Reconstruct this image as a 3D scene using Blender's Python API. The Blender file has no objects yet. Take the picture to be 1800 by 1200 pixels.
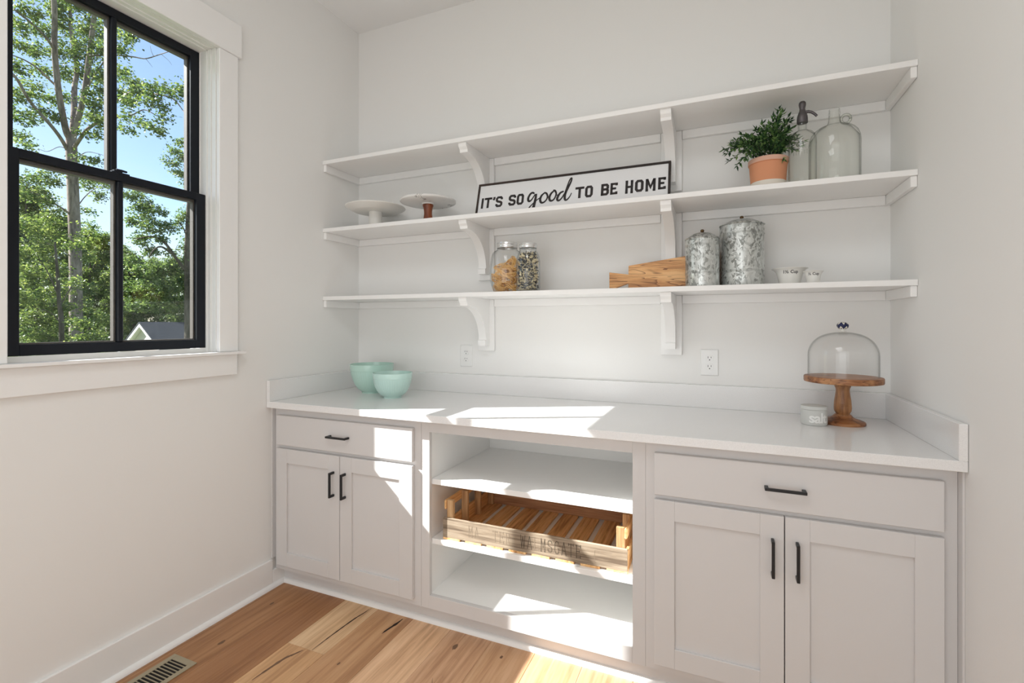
import bpy, bmesh, math, random
import numpy as np
from mathutils import Vector, Matrix

S = bpy.context.scene
COL = S.collection
PI = math.pi
random.seed(7)
RNG = np.random.default_rng(11)

# ------------------------------------------------------------------ camera, sky, sun, lamps, exposure
F_PX = 854.4
YAW = 0.4023
CAM = Vector((2.0304, -2.3725, 1.2895))
cam_data = bpy.data.cameras.new('camera')
cam_data.sensor_width = 36.0
cam_data.lens = F_PX * 36.0 / 1800.0
cam_data.shift_y = -30.0 / 1800.0
cam_data.clip_start = 0.02
cam_data.clip_end = 400
cam = bpy.data.objects.new('camera', cam_data)
COL.objects.link(cam)
cam.location = CAM
cam.rotation_euler = (PI / 2, 0, YAW)
S.camera = cam

SUN_DIR = Vector((1.0, 0.495, -0.885)).normalized()      # direction the sunlight travels
sun_data = bpy.data.lights.new('sun', 'SUN')
sun_data.energy = 16.0
sun_data.angle = 0.0093
sun_data.color = (1.0, 0.985, 0.965)
sun = bpy.data.objects.new('sun', sun_data)
COL.objects.link(sun)
sun.rotation_euler = SUN_DIR.to_track_quat('-Z', 'Y').to_euler()
sun.location = (-12, -8, 14)

W = bpy.data.worlds.new('sky')
S.world = W
W.use_nodes = True
nt = W.node_tree
nt.nodes.clear()
wo = nt.nodes.new('ShaderNodeOutputWorld')
bg = nt.nodes.new('ShaderNodeBackground')
sky = nt.nodes.new('ShaderNodeTexSky')
sky.sky_type = 'NISHITA'
sky.sun_disc = False
sky.sun_elevation = math.radians(38.4)
sky.sun_rotation = math.radians(243.5)
sky.altitude = 0
sky.air_density = 1.0
sky.dust_density = 0.6
sky.ozone_density = 1.6
tc = nt.nodes.new('ShaderNodeTexCoord')
mp = nt.nodes.new('ShaderNodeMapping')
mp.inputs['Scale'].default_value = (1.0, 1.0, 2.6)
nz = nt.nodes.new('ShaderNodeTexNoise')
nz.inputs['Scale'].default_value = 3.2
nz.inputs['Detail'].default_value = 6.0
nz.inputs['Roughness'].default_value = 0.58
cr = nt.nodes.new('ShaderNodeValToRGB')
cr.color_ramp.elements[0].position = 0.47
cr.color_ramp.elements[0].color = (0, 0, 0, 1)
cr.color_ramp.elements[1].position = 0.68
cr.color_ramp.elements[1].color = (1, 1, 1, 1)
sx = nt.nodes.new('ShaderNodeSeparateXYZ')
cz = nt.nodes.new('ShaderNodeMapRange')                  # clouds thin out with height
cz.inputs['From Min'].default_value = 0.12
cz.inputs['From Max'].default_value = 0.3
cz.inputs['To Min'].default_value = 0.95
cz.inputs['To Max'].default_value = 0.03
mu = nt.nodes.new('ShaderNodeMath')
mu.operation = 'MULTIPLY'
mx = nt.nodes.new('ShaderNodeMix')
mx.data_type = 'RGBA'
mx.inputs['B'].default_value = (3.9, 4.0, 4.25, 1)
nt.links.new(tc.outputs['Generated'], mp.inputs['Vector'])
nt.links.new(mp.outputs['Vector'], nz.inputs['Vector'])
nt.links.new(nz.outputs['Fac'], cr.inputs['Fac'])
nt.links.new(tc.outputs['Generated'], sx.inputs['Vector'])
nt.links.new(sx.outputs['Z'], cz.inputs['Value'])
nt.links.new(cr.outputs['Color'], mu.inputs[0])
nt.links.new(cz.outputs['Result'], mu.inputs[1])
nt.links.new(mu.outputs[0], mx.inputs['Factor'])
nt.links.new(sky.outputs['Color'], mx.inputs['A'])
nt.links.new(mx.outputs['Result'], bg.inputs['Color'])
bg.inputs['Strength'].default_value = 0.24
nt.links.new(bg.outputs['Background'], wo.inputs['Surface'])

def area(name, loc, rot, sx_, sy_, power, color):
    d = bpy.data.lights.new(name, 'AREA')
    d.shape = 'RECTANGLE'
    d.size, d.size_y = sx_, sy_
    d.energy = power
    d.color = color
    o = bpy.data.objects.new(name, d)
    COL.objects.link(o)
    o.location = loc
    o.rotation_euler = rot
    return o
# added fill lights under the ceiling and before the closed wall behind the camera
area('ceiling_fill', (1.5, -2.3, 3.03), (0, 0, 0), 0.9, 0.9, 13.5, (0.975, 0.99, 1.0))
area('rear_fill', (1.35, -3.62, 1.1), (-PI / 2, 0, PI), 2.2, 2.0, 22.0, (0.93, 0.975, 1.0))

S.view_settings.view_transform = 'Standard'
S.view_settings.look = 'None'
S.view_settings.gamma = 1.0
S.view_settings.use_curve_mapping = False
S.view_settings.exposure = 0.0
S.cycles.use_denoising = True
S.cycles.max_bounces = 14
S.cycles.diffuse_bounces = 6
S.cycles.glossy_bounces = 5
S.cycles.transparent_max_bounces = 32
S.cycles.sample_clamp_indirect = 6.0

# ------------------------------------------------------------------ mesh helpers
class MB:
    def __init__(s):
        s.v = []
        s.f = []

    def add(s, vs, fs):
        o = len(s.v)
        s.v += [tuple(p) for p in vs]
        s.f += [tuple(i + o for i in f) for f in fs]
        return s

    def box(s, x0, x1, y0, y1, z0, z1):
        return s.add([(x0, y0, z0), (x1, y0, z0), (x1, y1, z0), (x0, y1, z0), (x0, y0, z1), (x1, y0, z1), (x1, y1, z1), (x0, y1, z1)],
                     [(3, 2, 1, 0), (4, 5, 6, 7), (0, 1, 5, 4), (1, 2, 6, 5), (2, 3, 7, 6), (3, 0, 4, 7)])

    def prism(s, poly, fn, a, b):
        """extrude a 2-D polygon; fn(p, q, t) -> point"""
        n = len(poly)
        vs = [fn(p, q, a) for p, q in poly] + [fn(p, q, b) for p, q in poly]
        fs = [tuple(range(n - 1, -1, -1)), tuple(range(n, 2 * n))]
        fs += [(i, (i + 1) % n, n + (i + 1) % n, n + i) for i in range(n)]
        return s.add(vs, fs)

    def lathe(s, prof, n=48, c=(0, 0, 0), rf=None):
        vs, fs = [], []
        rows = []
        for r, z in prof:
            if r <= 1e-6:
                rows.append([len(vs)])
                vs.append((c[0], c[1], c[2] + z))
            else:
                row = []
                for i in range(n):
                    t = 2 * PI * i / n
                    rr = r if rf is None else rf(r, z, t)
                    row.append(len(vs))
                    vs.append((c[0] + rr * math.cos(t), c[1] + rr * math.sin(t), c[2] + z))
                rows.append(row)
        for a, b in zip(rows, rows[1:]):
            for i in range(n):
                j = (i + 1) % n
                if len(a) == 1 and len(b) == 1:
                    continue
                if len(a) == 1:
                    fs.append((a[0], b[j], b[i]))
                elif len(b) == 1:
                    fs.append((a[i], a[j], b[0]))
                else:
                    fs.append((a[i], a[j], b[j], b[i]))
        return s.add(vs, fs)

    def tube(s, pts, rad, n=8, cap=True):
        pts = [Vector(p) for p in pts]
        m = len(pts)
        if not hasattr(rad, '__len__'):
            rad = [rad] * m
        vs, fs = [], []
        u = None
        for i in range(m):
            d = (pts[min(i + 1, m - 1)] - pts[max(i - 1, 0)])
            d = d.normalized() if d.length > 1e-9 else Vector((0, 0, 1))
            if u is None:
                u = d.orthogonal().normalized()
            else:
                u = u - d * u.dot(d)
                u = u.normalized() if u.length > 1e-6 else d.orthogonal().normalized()
            w = d.cross(u)
            for k in range(n):
                t = 2 * PI * k / n
                vs.append(pts[i] + (u * math.cos(t) + w * math.sin(t)) * rad[i])
        for i in range(m - 1):
            for k in range(n):
                j = (k + 1) % n
                fs.append((i * n + k, i * n + j, (i + 1) * n + j, (i + 1) * n + k))
        if cap:
            fs.append(tuple(range(n - 1, -1, -1)))
            fs.append(tuple((m - 1) * n + k for k in range(n)))
        return s.add(vs, fs)

    def ribbon(s, pts, w, fn, closed=False):
        """flat mitred ribbon in a 2-D plane mapped by fn(u, v)"""
        n = len(pts)
        if not hasattr(w, '__len__'):
            w = [w] * n
        L, R = [], []
        for i in range(n):
            p = Vector(pts[i])
            a = Vector(pts[(i - 1) % n]) if (closed or i > 0) else None
            b = Vector(pts[(i + 1) % n]) if (closed or i < n - 1) else None
            d1 = (p - a).normalized() if a is not None else None
            d2 = (b - p).normalized() if b is not None else None
            if d1 is None:
                d1 = d2
            if d2 is None:
                d2 = d1
            t = d1 + d2
            t = t.normalized() if t.length > 1e-6 else d1
            nn = Vector((-t.y, t.x))
            k = 1.0 / max(0.5, nn.dot(Vector((-d1.y, d1.x))))
            L.append(p + nn * w[i] / 2 * k)
            R.append(p - nn * w[i] / 2 * k)
        vs = [fn(*q) for q in L] + [fn(*q) for q in R]
        m = n if closed else n - 1
        return s.add(vs, [(i, n + i, n + (i + 1) % n, (i + 1) % n) for i in range(m)])

    def mesh(s, name, bevel=0.0, smooth=None, seg=1):
        me = bpy.data.meshes.new(name)
        me.from_pydata(s.v, [], s.f)
        bm = bmesh.new()
        bm.from_mesh(me)
        bmesh.ops.recalc_face_normals(bm, faces=bm.faces[:])
        if bevel:
            es = [e for e in bm.edges if len(e.link_faces) == 2 and e.calc_face_angle(0) > 0.5]
            bmesh.ops.bevel(bm, geom=es, offset=bevel, segments=seg, affect='EDGES', profile=0.5, clamp_overlap=True)
        bm.to_mesh(me)
        bm.free()
        if smooth is not None:
            me.polygons.foreach_set('use_smooth', [True] * len(me.polygons))
            me.set_sharp_from_angle(angle=math.radians(smooth))
        me.update()
        return me

WL = {}                                                   # world origin of every object built

def setp(o, label=None, cat=None, group=None, kind=None):
    if label:
        o['label'] = label
    if cat:
        o['category'] = cat
    if group:
        o['group'] = group
    if kind:
        o['kind'] = kind
    return o

def link(name, data, parent=None, local=False, mat=None):
    o = bpy.data.objects.new(name, data)
    COL.objects.link(o)
    if mat is not None and data is not None and not data.materials:
        data.materials.append(mat)
    WL[o.name] = Vector((0, 0, 0))
    if parent is not None:
        o.parent = parent
        if local:
            WL[o.name] = WL[parent.name].copy()
        else:
            o.location = -WL[parent.name]
    return o

def obj(name, mb, mat, parent=None, local=False, bevel=0.0, smooth=None, seg=1):
    return link(name, mb.mesh(name, bevel, smooth, seg), parent, local, mat)

def empty(name, loc, label, cat, group=None, rz=0.0):
    o = bpy.data.objects.new(name, None)
    o.empty_display_size = 0.05
    COL.objects.link(o)
    o.location = loc
    o.rotation_euler = (0, 0, rz)
    WL[o.name] = Vector(loc)
    return setp(o, label, cat, group)

def struct(name, mb, mat, **k):
    return setp(obj(name, mb, mat, **k), kind='structure')

def B(*a):
    return MB().box(*a)

def smoothpath(pts, k=8, closed=False):
    P = [np.array(p, float) for p in pts]
    n = len(P)
    out = []
    rng = range(n) if closed else range(n - 1)
    for i in rng:
        p0 = P[(i - 1) % n] if (closed or i > 0) else 2 * P[0] - P[1]
        p1, p2 = P[i], P[(i + 1) % n]
        p3 = P[(i + 2) % n] if (closed or i < n - 2) else 2 * P[-1] - P[-2]
        for j in range(k):
            t = j / k
            out.append(0.5 * ((2 * p1) + (p2 - p0) * t + (2 * p0 - 5 * p1 + 4 * p2 - p3) * t * t + (3 * p1 - p0 - 3 * p2 + p3) * t ** 3))
    if not closed:
        out.append(P[-1])
    return [tuple(q) for q in out]

def text_mesh(body, size, bold=0.0, shear=0.0, spacing=1.0):
    c = bpy.data.curves.new('lettering', 'FONT')
    c.body = body
    c.size = size
    c.offset = bold
    c.shear = shear
    c.space_character = spacing
    c.align_x = 'CENTER'
    c.resolution_u = 3
    o = bpy.data.objects.new('lettering', c)
    COL.objects.link(o)
    dg = bpy.context.evaluated_depsgraph_get()
    dg.update()
    me = bpy.data.meshes.new_from_object(o.evaluated_get(dg))
    bpy.data.objects.remove(o)
    bm = bmesh.new()
    bm.from_mesh(me)
    bmesh.ops.triangulate(bm, faces=bm.faces[:])
    for _ in range(2):
        es = [e for e in bm.edges if e.calc_length() > size * 0.12]
        if es:
            bmesh.ops.subdivide_edges(bm, edges=es, cuts=1)
            bmesh.ops.triangulate(bm, faces=bm.faces[:])
    bm.to_mesh(me)
    bm.free()
    return me

# ------------------------------------------------------------------ material helpers
def nodes(name):
    m = bpy.data.materials.new(name)
    m.use_nodes = True
    t = m.node_tree
    b = t.nodes['Principled BSDF']
    return m, t, b

def N(t, kind, **inp):
    n = t.nodes.new(kind)
    for k, v in inp.items():
        n.inputs[k.replace('_', ' ')].default_value = v
    return n

def ramp(t, stops):
    r = t.nodes.new('ShaderNodeValToRGB')
    e = r.color_ramp.elements
    while len(e) < len(stops):
        e.new(0.5)
    for k, (p, c) in zip(e, stops):
        k.position = p
        k.color = (*c, 1)
    return r

def coords(t, scale=(1, 1, 1), space='Object', rnd=False):
    c = t.nodes.new('ShaderNodeTexCoord')
    m = t.nodes.new('ShaderNodeMapping')
    m.inputs['Scale'].default_value = scale
    t.links.new(c.outputs[space], m.inputs['Vector'])
    if rnd:
        oi = t.nodes.new('ShaderNodeObjectInfo')
        ml = N(t, 'ShaderNodeMath')
        ml.operation = 'MULTIPLY'
        ml.inputs[1].default_value = 37.0
        t.links.new(oi.outputs['Random'], ml.inputs[0])
        cb = t.nodes.new('ShaderNodeCombineXYZ')
        for k in range(3):
            t.links.new(ml.outputs[0], cb.inputs[k])
        t.links.new(cb.outputs[0], m.inputs['Location'])
    return m

def plain(name, col, rough=0.5, metal=0.0, spec=0.5, bump=0.0, bscale=60.0, coat=0.0):
    m, t, b = nodes(name)
    b.inputs['Base Color'].default_value = (*col, 1)
    b.inputs['Roughness'].default_value = rough
    b.inputs['Metallic'].default_value = metal
    b.inputs['Specular IOR Level'].default_value = spec
    b.inputs['Coat Weight'].default_value = coat
    if bump:
        c = coords(t)
        n = N(t, 'ShaderNodeTexNoise', Scale=bscale, Detail=4.0)
        bp = N(t, 'ShaderNodeBump', Strength=bump, Distance=0.002)
        t.links.new(c.outputs[0], n.inputs['Vector'])
        t.links.new(n.outputs['Fac'], bp.inputs['Height'])
        t.links.new(bp.outputs[0], b.inputs['Normal'])
    return m

def wood(name, c0, c1, c2, axis=1, grain=60.0, stretch=0.04, rough=0.5, figure=0.0, objcol=False, rnd=True, knots=0.0, bump=0.15):
    """grain runs along the given axis; knots and dark figure optional"""
    m, t, b = nodes(name)
    sc = [1, 1, 1]
    sc[axis] = stretch
    c = coords(t, sc, rnd=rnd)
    n1 = N(t, 'ShaderNodeTexNoise', Scale=grain, Detail=5.0, Roughness=0.6, Distortion=0.4)
    n2 = N(t, 'ShaderNodeTexNoise', Scale=grain * 0.22, Detail=3.0, Roughness=0.5, Distortion=1.2)
    t.links.new(c.outputs[0], n1.inputs['Vector'])
    t.links.new(c.outputs[0], n2.inputs['Vector'])
    mixv = N(t, 'ShaderNodeMix', Factor=0.5)
    t.links.new(n1.outputs['Fac'], mixv.inputs['A'])
    t.links.new(n2.outputs['Fac'], mixv.inputs['B'])
    r = ramp(t, [(0.385, c0), (0.5, c1), (0.615, c2)])
    t.links.new(mixv.outputs['Result'], r.inputs['Fac'])
    out = r.outputs['Color']
    if figure:
        n3 = N(t, 'ShaderNodeTexNoise', Scale=grain * 0.18, Detail=2.0, Distortion=2.2)
        t.links.new(c.outputs[0], n3.inputs['Vector'])
        ml = N(t, 'ShaderNodeMath')
        ml.operation = 'MULTIPLY'
        ml.inputs[1].default_value = 9.0
        fr = N(t, 'ShaderNodeMath')
        fr.operation = 'FRACT'
        t.links.new(n3.outputs['Fac'], ml.inputs[0])
        t.links.new(ml.outputs[0], fr.inputs[0])
        r3 = ramp(t, [(0.0, (1, 1, 1)), (0.10, (0.6, 0.6, 0.6)), (0.30, (0, 0, 0))])
        t.links.new(fr.outputs[0], r3.inputs['Fac'])
        mm = N(t, 'ShaderNodeMath')
        mm.operation = 'MULTIPLY'
        mm.inputs[1].default_value = figure
        t.links.new(r3.outputs['Color'], mm.inputs[0])
        mk = t.nodes.new('ShaderNodeMix')
        mk.data_type = 'RGBA'
        mk.inputs['B'].default_value = (c0[0] * 0.42, c0[1] * 0.34, c0[2] * 0.3, 1)
        t.links.new(mm.outputs[0], mk.inputs['Factor'])
        t.links.new(out, mk.inputs['A'])
        out = mk.outputs['Result']
    if knots:
        sk = [1, 1, 1]
        sk[axis] = 0.5
        ck = coords(t, sk, rnd=rnd)
        vo = N(t, 'ShaderNodeTexVoronoi', Scale=knots)
        t.links.new(ck.outputs[0], vo.inputs['Vector'])
        rk = ramp(t, [(0.0, (1, 1, 1)), (0.05, (0.8, 0.8, 0.8)), (0.13, (0, 0, 0))])
        t.links.new(vo.outputs['Distance'], rk.inputs['Fac'])
        mk = t.nodes.new('ShaderNodeMix')
        mk.data_type = 'RGBA'
        mk.inputs['B'].default_value = (c0[0] * 0.3, c0[1] * 0.24, c0[2] * 0.22, 1)
        t.links.new(rk.outputs['Color'], mk.inputs['Factor'])
        t.links.new(out, mk.inputs['A'])
        out = mk.outputs['Result']
    if objcol:
        oi = t.nodes.new('ShaderNodeObjectInfo')
        mk = t.nodes.new('ShaderNodeMix')
        mk.data_type = 'RGBA'
        mk.blend_type = 'MULTIPLY'
        mk.inputs['Factor'].default_value = 1.0
        t.links.new(out, mk.inputs['A'])
        t.links.new(oi.outputs['Color'], mk.inputs['B'])
        out = mk.outputs['Result']
    t.links.new(out, b.inputs['Base Color'])
    b.inputs['Roughness'].default_value = rough
    bp = N(t, 'ShaderNodeBump', Strength=bump, Distance=0.0008)
    t.links.new(n1.outputs['Fac'], bp.inputs['Height'])
    t.links.new(bp.outputs[0], b.inputs['Normal'])
    return m

def glass(name, edge=(0.5, 0.54, 0.5), mid=(0.985, 0.99, 0.985), refl=1.0, power=2.2, rough=0.02):
    """thin clear glass: see-through, darker where the wall is seen edge on, with real reflections"""
    m = bpy.data.materials.new(name)
    m.use_nodes = True
    t = m.node_tree
    t.nodes.clear()
    o = t.nodes.new('ShaderNodeOutputMaterial')
    tr = t.nodes.new('ShaderNodeBsdfTransparent')
    gl = N(t, 'ShaderNodeBsdfGlossy', Roughness=rough)
    lw = N(t, 'ShaderNodeLayerWeight', Blend=0.5)
    pw = N(t, 'ShaderNodeMath')
    pw.operation = 'POWER'
    pw.inputs[1].default_value = power
    t.links.new(lw.outputs['Facing'], pw.inputs[0])
    mc = t.nodes.new('ShaderNodeMix')
    mc.data_type = 'RGBA'
    mc.inputs['A'].default_value = (*mid, 1)
    mc.inputs['B'].default_value = (*edge, 1)
    t.links.new(pw.outputs[0], mc.inputs['Factor'])
    t.links.new(mc.outputs['Result'], tr.inputs['Color'])
    p5 = N(t, 'ShaderNodeMath')                            # Schlick reflectance, the same from either side of the wall
    p5.operation = 'POWER'
    p5.inputs[1].default_value = 5.0
    t.links.new(lw.outputs['Facing'], p5.inputs[0])
    ml = N(t, 'ShaderNodeMath')
    ml.operation = 'MULTIPLY_ADD'
    ml.inputs[1].default_value = 0.9 * refl
    ml.inputs[2].default_value = 0.04 * refl
    t.links.new(p5.outputs[0], ml.inputs[0])
    ms = t.nodes.new('ShaderNodeMixShader')
    t.links.new(ml.outputs[0], ms.inputs[0])
    t.links.new(tr.outputs[0], ms.inputs[1])
    t.links.new(gl.outputs[0], ms.inputs[2])
    t.links.new(ms.outputs[0], o.inputs[0])
    return m

def leafmat(name, c0, c1, c2, trans=0.45):
    m, t, b = nodes(name)
    g = t.nodes.new('ShaderNodeNewGeometry')
    r = ramp(t, [(0.0, c0), (0.5, c1), (1.0, c2)])
    t.links.new(g.outputs['Random Per Island'], r.inputs['Fac'])
    t.links.new(r.outputs['Color'], b.inputs['Base Color'])
    b.inputs['Roughness'].default_value = 0.45
    b.inputs['Specular IOR Level'].default_value = 0.4
    tl = t.nodes.new('ShaderNodeBsdfTranslucent')
    mk = t.nodes.new('ShaderNodeMix')
    mk.data_type = 'RGBA'
    mk.blend_type = 'MULTIPLY'
    mk.inputs['Factor'].default_value = 1.0
    mk.inputs['B'].default_value = (1.35, 1.35, 0.8, 1)
    t.links.new(r.outputs['Color'], mk.inputs['A'])
    t.links.new(mk.outputs['Result'], tl.inputs['Color'])
    ms = N(t, 'ShaderNodeMixShader', Fac=trans)
    out = t.nodes['Material Output']
    t.links.new(b.outputs[0], ms.inputs[1])
    t.links.new(tl.outputs[0], ms.inputs[2])
    t.links.new(ms.outputs[0], out.inputs[0])
    return m

M = {}
M['wall'] = plain('wall_paint', (0.845, 0.84, 0.825), 0.62, spec=0.3, bump=0.06, bscale=160)
M['ceiling'] = plain('ceiling_paint', (0.85, 0.85, 0.845), 0.8, spec=0.2, bump=0.05, bscale=160)
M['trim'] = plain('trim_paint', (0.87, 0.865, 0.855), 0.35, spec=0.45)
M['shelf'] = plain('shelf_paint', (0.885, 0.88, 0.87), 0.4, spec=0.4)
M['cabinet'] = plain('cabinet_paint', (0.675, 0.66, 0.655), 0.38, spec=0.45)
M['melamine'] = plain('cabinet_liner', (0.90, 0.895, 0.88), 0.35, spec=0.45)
M['black'] = plain('black_metal', (0.008, 0.009, 0.011), 0.38, metal=0.0, spec=0.5)
M['sash'] = plain('black_sash_paint', (0.006, 0.008, 0.013), 0.42, spec=0.25)
M['bead'] = plain('bronze_outer_sash', (0.075, 0.062, 0.053), 0.6)
M['vinyl'] = plain('white_jamb_vinyl', (0.82, 0.82, 0.80), 0.3)
M['plastic'] = plain('outlet_plastic', (0.84, 0.84, 0.83), 0.25)
M['slot'] = plain('outlet_slot', (0.03, 0.03, 0.03), 0.6)
M['dark'] = plain('slot_shade_black', (0.006, 0.004, 0.004), 0.8)
M['vent'] = plain('vent_enamel', (0.36, 0.31, 0.21), 0.4)
M['subfloor'] = plain('subfloor', (0.05, 0.035, 0.025), 0.9)
M['oak'] = wood('oak_planks', (0.42, 0.25, 0.14), (0.56, 0.36, 0.215), (0.645, 0.445, 0.285), axis=1, grain=62.0, stretch=0.05, rough=0.42, objcol=True, figure=0.10)
M['knot'] = plain('knot_dark', (0.19, 0.105, 0.06), 0.7, bump=0.4, bscale=200)
M['crack'] = plain('crack_dark', (0.022, 0.011, 0.007), 0.9)
M['marble_w'] = None

def quartz():
    m, t, b = nodes('quartz')
    c = coords(t)
    n = N(t, 'ShaderNodeTexNoise', Scale=420.0, Detail=2.0)
    r = ramp(t, [(0.35, (0.80, 0.795, 0.79)), (0.6, (0.85, 0.845, 0.84))])
    t.links.new(c.outputs[0], n.inputs['Vector'])
    t.links.new(n.outputs['Fac'], r.inputs['Fac'])
    t.links.new(r.outputs['Color'], b.inputs['Base Color'])
    b.inputs['Roughness'].default_value = 0.075
    b.inputs['Specular IOR Level'].default_value = 0.3
    return m
M['quartz'] = quartz()

def galvanised():
    m, t, b = nodes('galvanised_steel')
    c = coords(t, (1, 1, 0.62))
    nz_ = N(t, 'ShaderNodeTexNoise', Scale=30.0, Detail=3.0)
    t.links.new(c.outputs[0], nz_.inputs['Vector'])
    ad = t.nodes.new('ShaderNodeMix')
    ad.data_type = 'RGBA'
    ad.inputs['Factor'].default_value = 0.04
    t.links.new(c.outputs[0], ad.inputs['A'])
    t.links.new(nz_.outputs['Color'], ad.inputs['B'])
    v = N(t, 'ShaderNodeTexVoronoi', Scale=150.0)
    t.links.new(ad.outputs['Result'], v.inputs['Vector'])
    sp = t.nodes.new('ShaderNodeSeparateColor')
    t.links.new(v.outputs['Color'], sp.inputs[0])
    n2 = N(t, 'ShaderNodeTexNoise', Scale=11.0, Detail=2.0)
    t.links.new(c.outputs[0], n2.inputs['Vector'])
    mixv = N(t, 'ShaderNodeMix', Factor=0.5)
    t.links.new(sp.outputs[0], mixv.inputs['A'])
    t.links.new(n2.outputs['Fac'], mixv.inputs['B'])
    r = ramp(t, [(0.22, (0.24, 0.25, 0.235)), (0.33, (0.36, 0.375, 0.36)), (0.41, (0.54, 0.56, 0.545)), (0.55, (0.60, 0.62, 0.605)), (0.78, (0.70, 0.72, 0.705))])
    t.links.new(mixv.outputs['Result'], r.inputs['Fac'])
    t.links.new(r.outputs['Color'], b.inputs['Base Color'])
    b.inputs['Metallic'].default_value = 0.75
    rr = ramp(t, [(0.2, (0.5, 0.5, 0.5)), (0.7, (0.3, 0.3, 0.3))])
    t.links.new(mixv.outputs['Result'], rr.inputs['Fac'])
    t.links.new(rr.outputs['Color'], b.inputs['Roughness'])
    return m
M['galv'] = galvanised()

def marble():
    m, t, b = nodes('white_marble')
    c = coords(t, (1, 1, 1))
    n = N(t, 'ShaderNodeTexNoise', Scale=9.0, Detail=6.0, Distortion=1.6)
    t.links.new(c.outputs[0], n.inputs['Vector'])
    r = ramp(t, [(0.0, (0.80, 0.79, 0.77)), (0.6, (0.80, 0.79, 0.77)), (0.635, (0.30, 0.29, 0.27)), (0.66, (0.80, 0.79, 0.77))])
    t.links.new(n.outputs['Fac'], r.inputs['Fac'])
    t.links.new(r.outputs['Color'], b.inputs['Base Color'])
    b.inputs['Roughness'].default_value = 0.25
    return m
M['marble'] = marble()
M['ceramic'] = plain('white_ceramic', (0.80, 0.785, 0.745), 0.3, spec=0.45)
M['mint'] = plain('mint_glassware', (0.50, 0.72, 0.64), 0.18, spec=0.6, coat=0.3)
M['mint2'] = plain('pale_mint_glassware', (0.56, 0.78, 0.72), 0.18, spec=0.6, coat=0.3)
M['acacia'] = wood('acacia_wood', (0.145, 0.05, 0.018), (0.33, 0.135, 0.052), (0.50, 0.245, 0.105), axis=0, grain=48.0, stretch=0.2, rough=0.4, figure=0.7, rnd=False)
M['acacia_v'] = wood('acacia_wood_stem', (0.19, 0.075, 0.028), (0.38, 0.175, 0.07), (0.54, 0.29, 0.125), axis=2, grain=60.0, stretch=0.12, rough=0.4, figure=0.2, rnd=False)
M['cherry'] = wood('red_brown_wood', (0.115, 0.024, 0.008), (0.23, 0.055, 0.018), (0.32, 0.09, 0.032), axis=2, grain=70.0, stretch=0.1, rough=0.32, rnd=False)
M['olive'] = wood('olive_wood', (0.46, 0.205, 0.072), (0.70, 0.36, 0.14), (0.84, 0.50, 0.225), axis=0, grain=55.0, stretch=0.11, rough=0.42, figure=1.0, knots=15.0, rnd=False)
M['crate_front'] = wood('weathered_crate_wood', (0.15, 0.105, 0.07), (0.33, 0.255, 0.18), (0.42, 0.34, 0.255), axis=0, grain=130.0, stretch=0.035, rough=0.8, knots=9.0, figure=0.3, rnd=False, bump=0.5)
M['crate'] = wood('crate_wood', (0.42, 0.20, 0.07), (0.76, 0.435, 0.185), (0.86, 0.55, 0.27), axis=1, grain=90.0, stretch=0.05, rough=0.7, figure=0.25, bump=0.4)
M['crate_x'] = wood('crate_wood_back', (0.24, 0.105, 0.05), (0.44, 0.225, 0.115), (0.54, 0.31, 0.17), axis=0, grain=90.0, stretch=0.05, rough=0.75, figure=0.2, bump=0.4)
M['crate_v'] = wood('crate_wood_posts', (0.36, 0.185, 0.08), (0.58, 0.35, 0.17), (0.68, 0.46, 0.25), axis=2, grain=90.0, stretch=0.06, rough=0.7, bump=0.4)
M['ink'] = plain('crate_ink', (0.085, 0.065, 0.045), 0.9)
M['ink_faint'] = plain('crate_ink_faded', (0.265, 0.205, 0.145), 0.9)
M['signwhite'] = plain('sign_panel_paint', (0.79, 0.79, 0.80), 0.5)
M['signframe'] = wood('sign_frame_wood', (0.012, 0.007, 0.005), (0.026, 0.015, 0.011), (0.045, 0.027, 0.02), axis=0, grain=60, stretch=0.06, rough=0.55, rnd=False)
M['letter'] = wood('sign_letter_paint', (0.010, 0.008, 0.009), (0.019, 0.014, 0.014), (0.032, 0.022, 0.02), axis=0, grain=200, stretch=0.3, rough=0.6, rnd=False, bump=0.05)
M['lid'] = plain('silver_lid', (0.78, 0.79, 0.79), 0.25, metal=0.85)
M['jarglass'] = glass('jar_glass', edge=(0.50, 0.55, 0.55), mid=(0.99, 0.995, 0.995), power=5.0)
M['oldglass'] = glass('greenish_bottle_glass', edge=(0.10, 0.13, 0.09), mid=(0.992, 0.995, 0.986), power=6.0, refl=0.9)
M['thickglass'] = glass('thick_greenish_glass', edge=(0.16, 0.19, 0.14), mid=(0.95, 0.96, 0.93), power=1.6, refl=1.2)
M['domeglass'] = glass('dome_glass', edge=(0.22, 0.25, 0.22), mid=(0.997, 0.998, 0.997), power=9.0, refl=0.75)
M['pane'] = glass('window_glass', edge=(0.9, 0.93, 0.92), mid=(0.97, 0.985, 0.98), refl=0.8, rough=0.0)
M['pasta'] = plain('tagliatelle', (0.90, 0.56, 0.205), 0.55)
M['pasta_cream'] = plain('cream_pasta', (0.78, 0.68, 0.45), 0.6)
M['pasta_black'] = plain('black_pasta', (0.055, 0.06, 0.065), 0.6)
M['terracotta'] = plain('terracotta', (0.66, 0.29, 0.155), 0.85, bump=0.3, bscale=60)
M['terra_rim'] = plain('chalky_terracotta', (0.66, 0.40, 0.30), 0.9, bump=0.3, bscale=60)
M['chalk'] = plain('white_dipped_terracotta', (0.76, 0.70, 0.62), 0.9)
M['soil'] = plain('potting_soil', (0.02, 0.015, 0.01), 0.95)
M['sprig'] = leafmat('plant_leaf', (0.010, 0.038, 0.016), (0.04, 0.115, 0.036), (0.20, 0.34, 0.11), 0.2)
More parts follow.
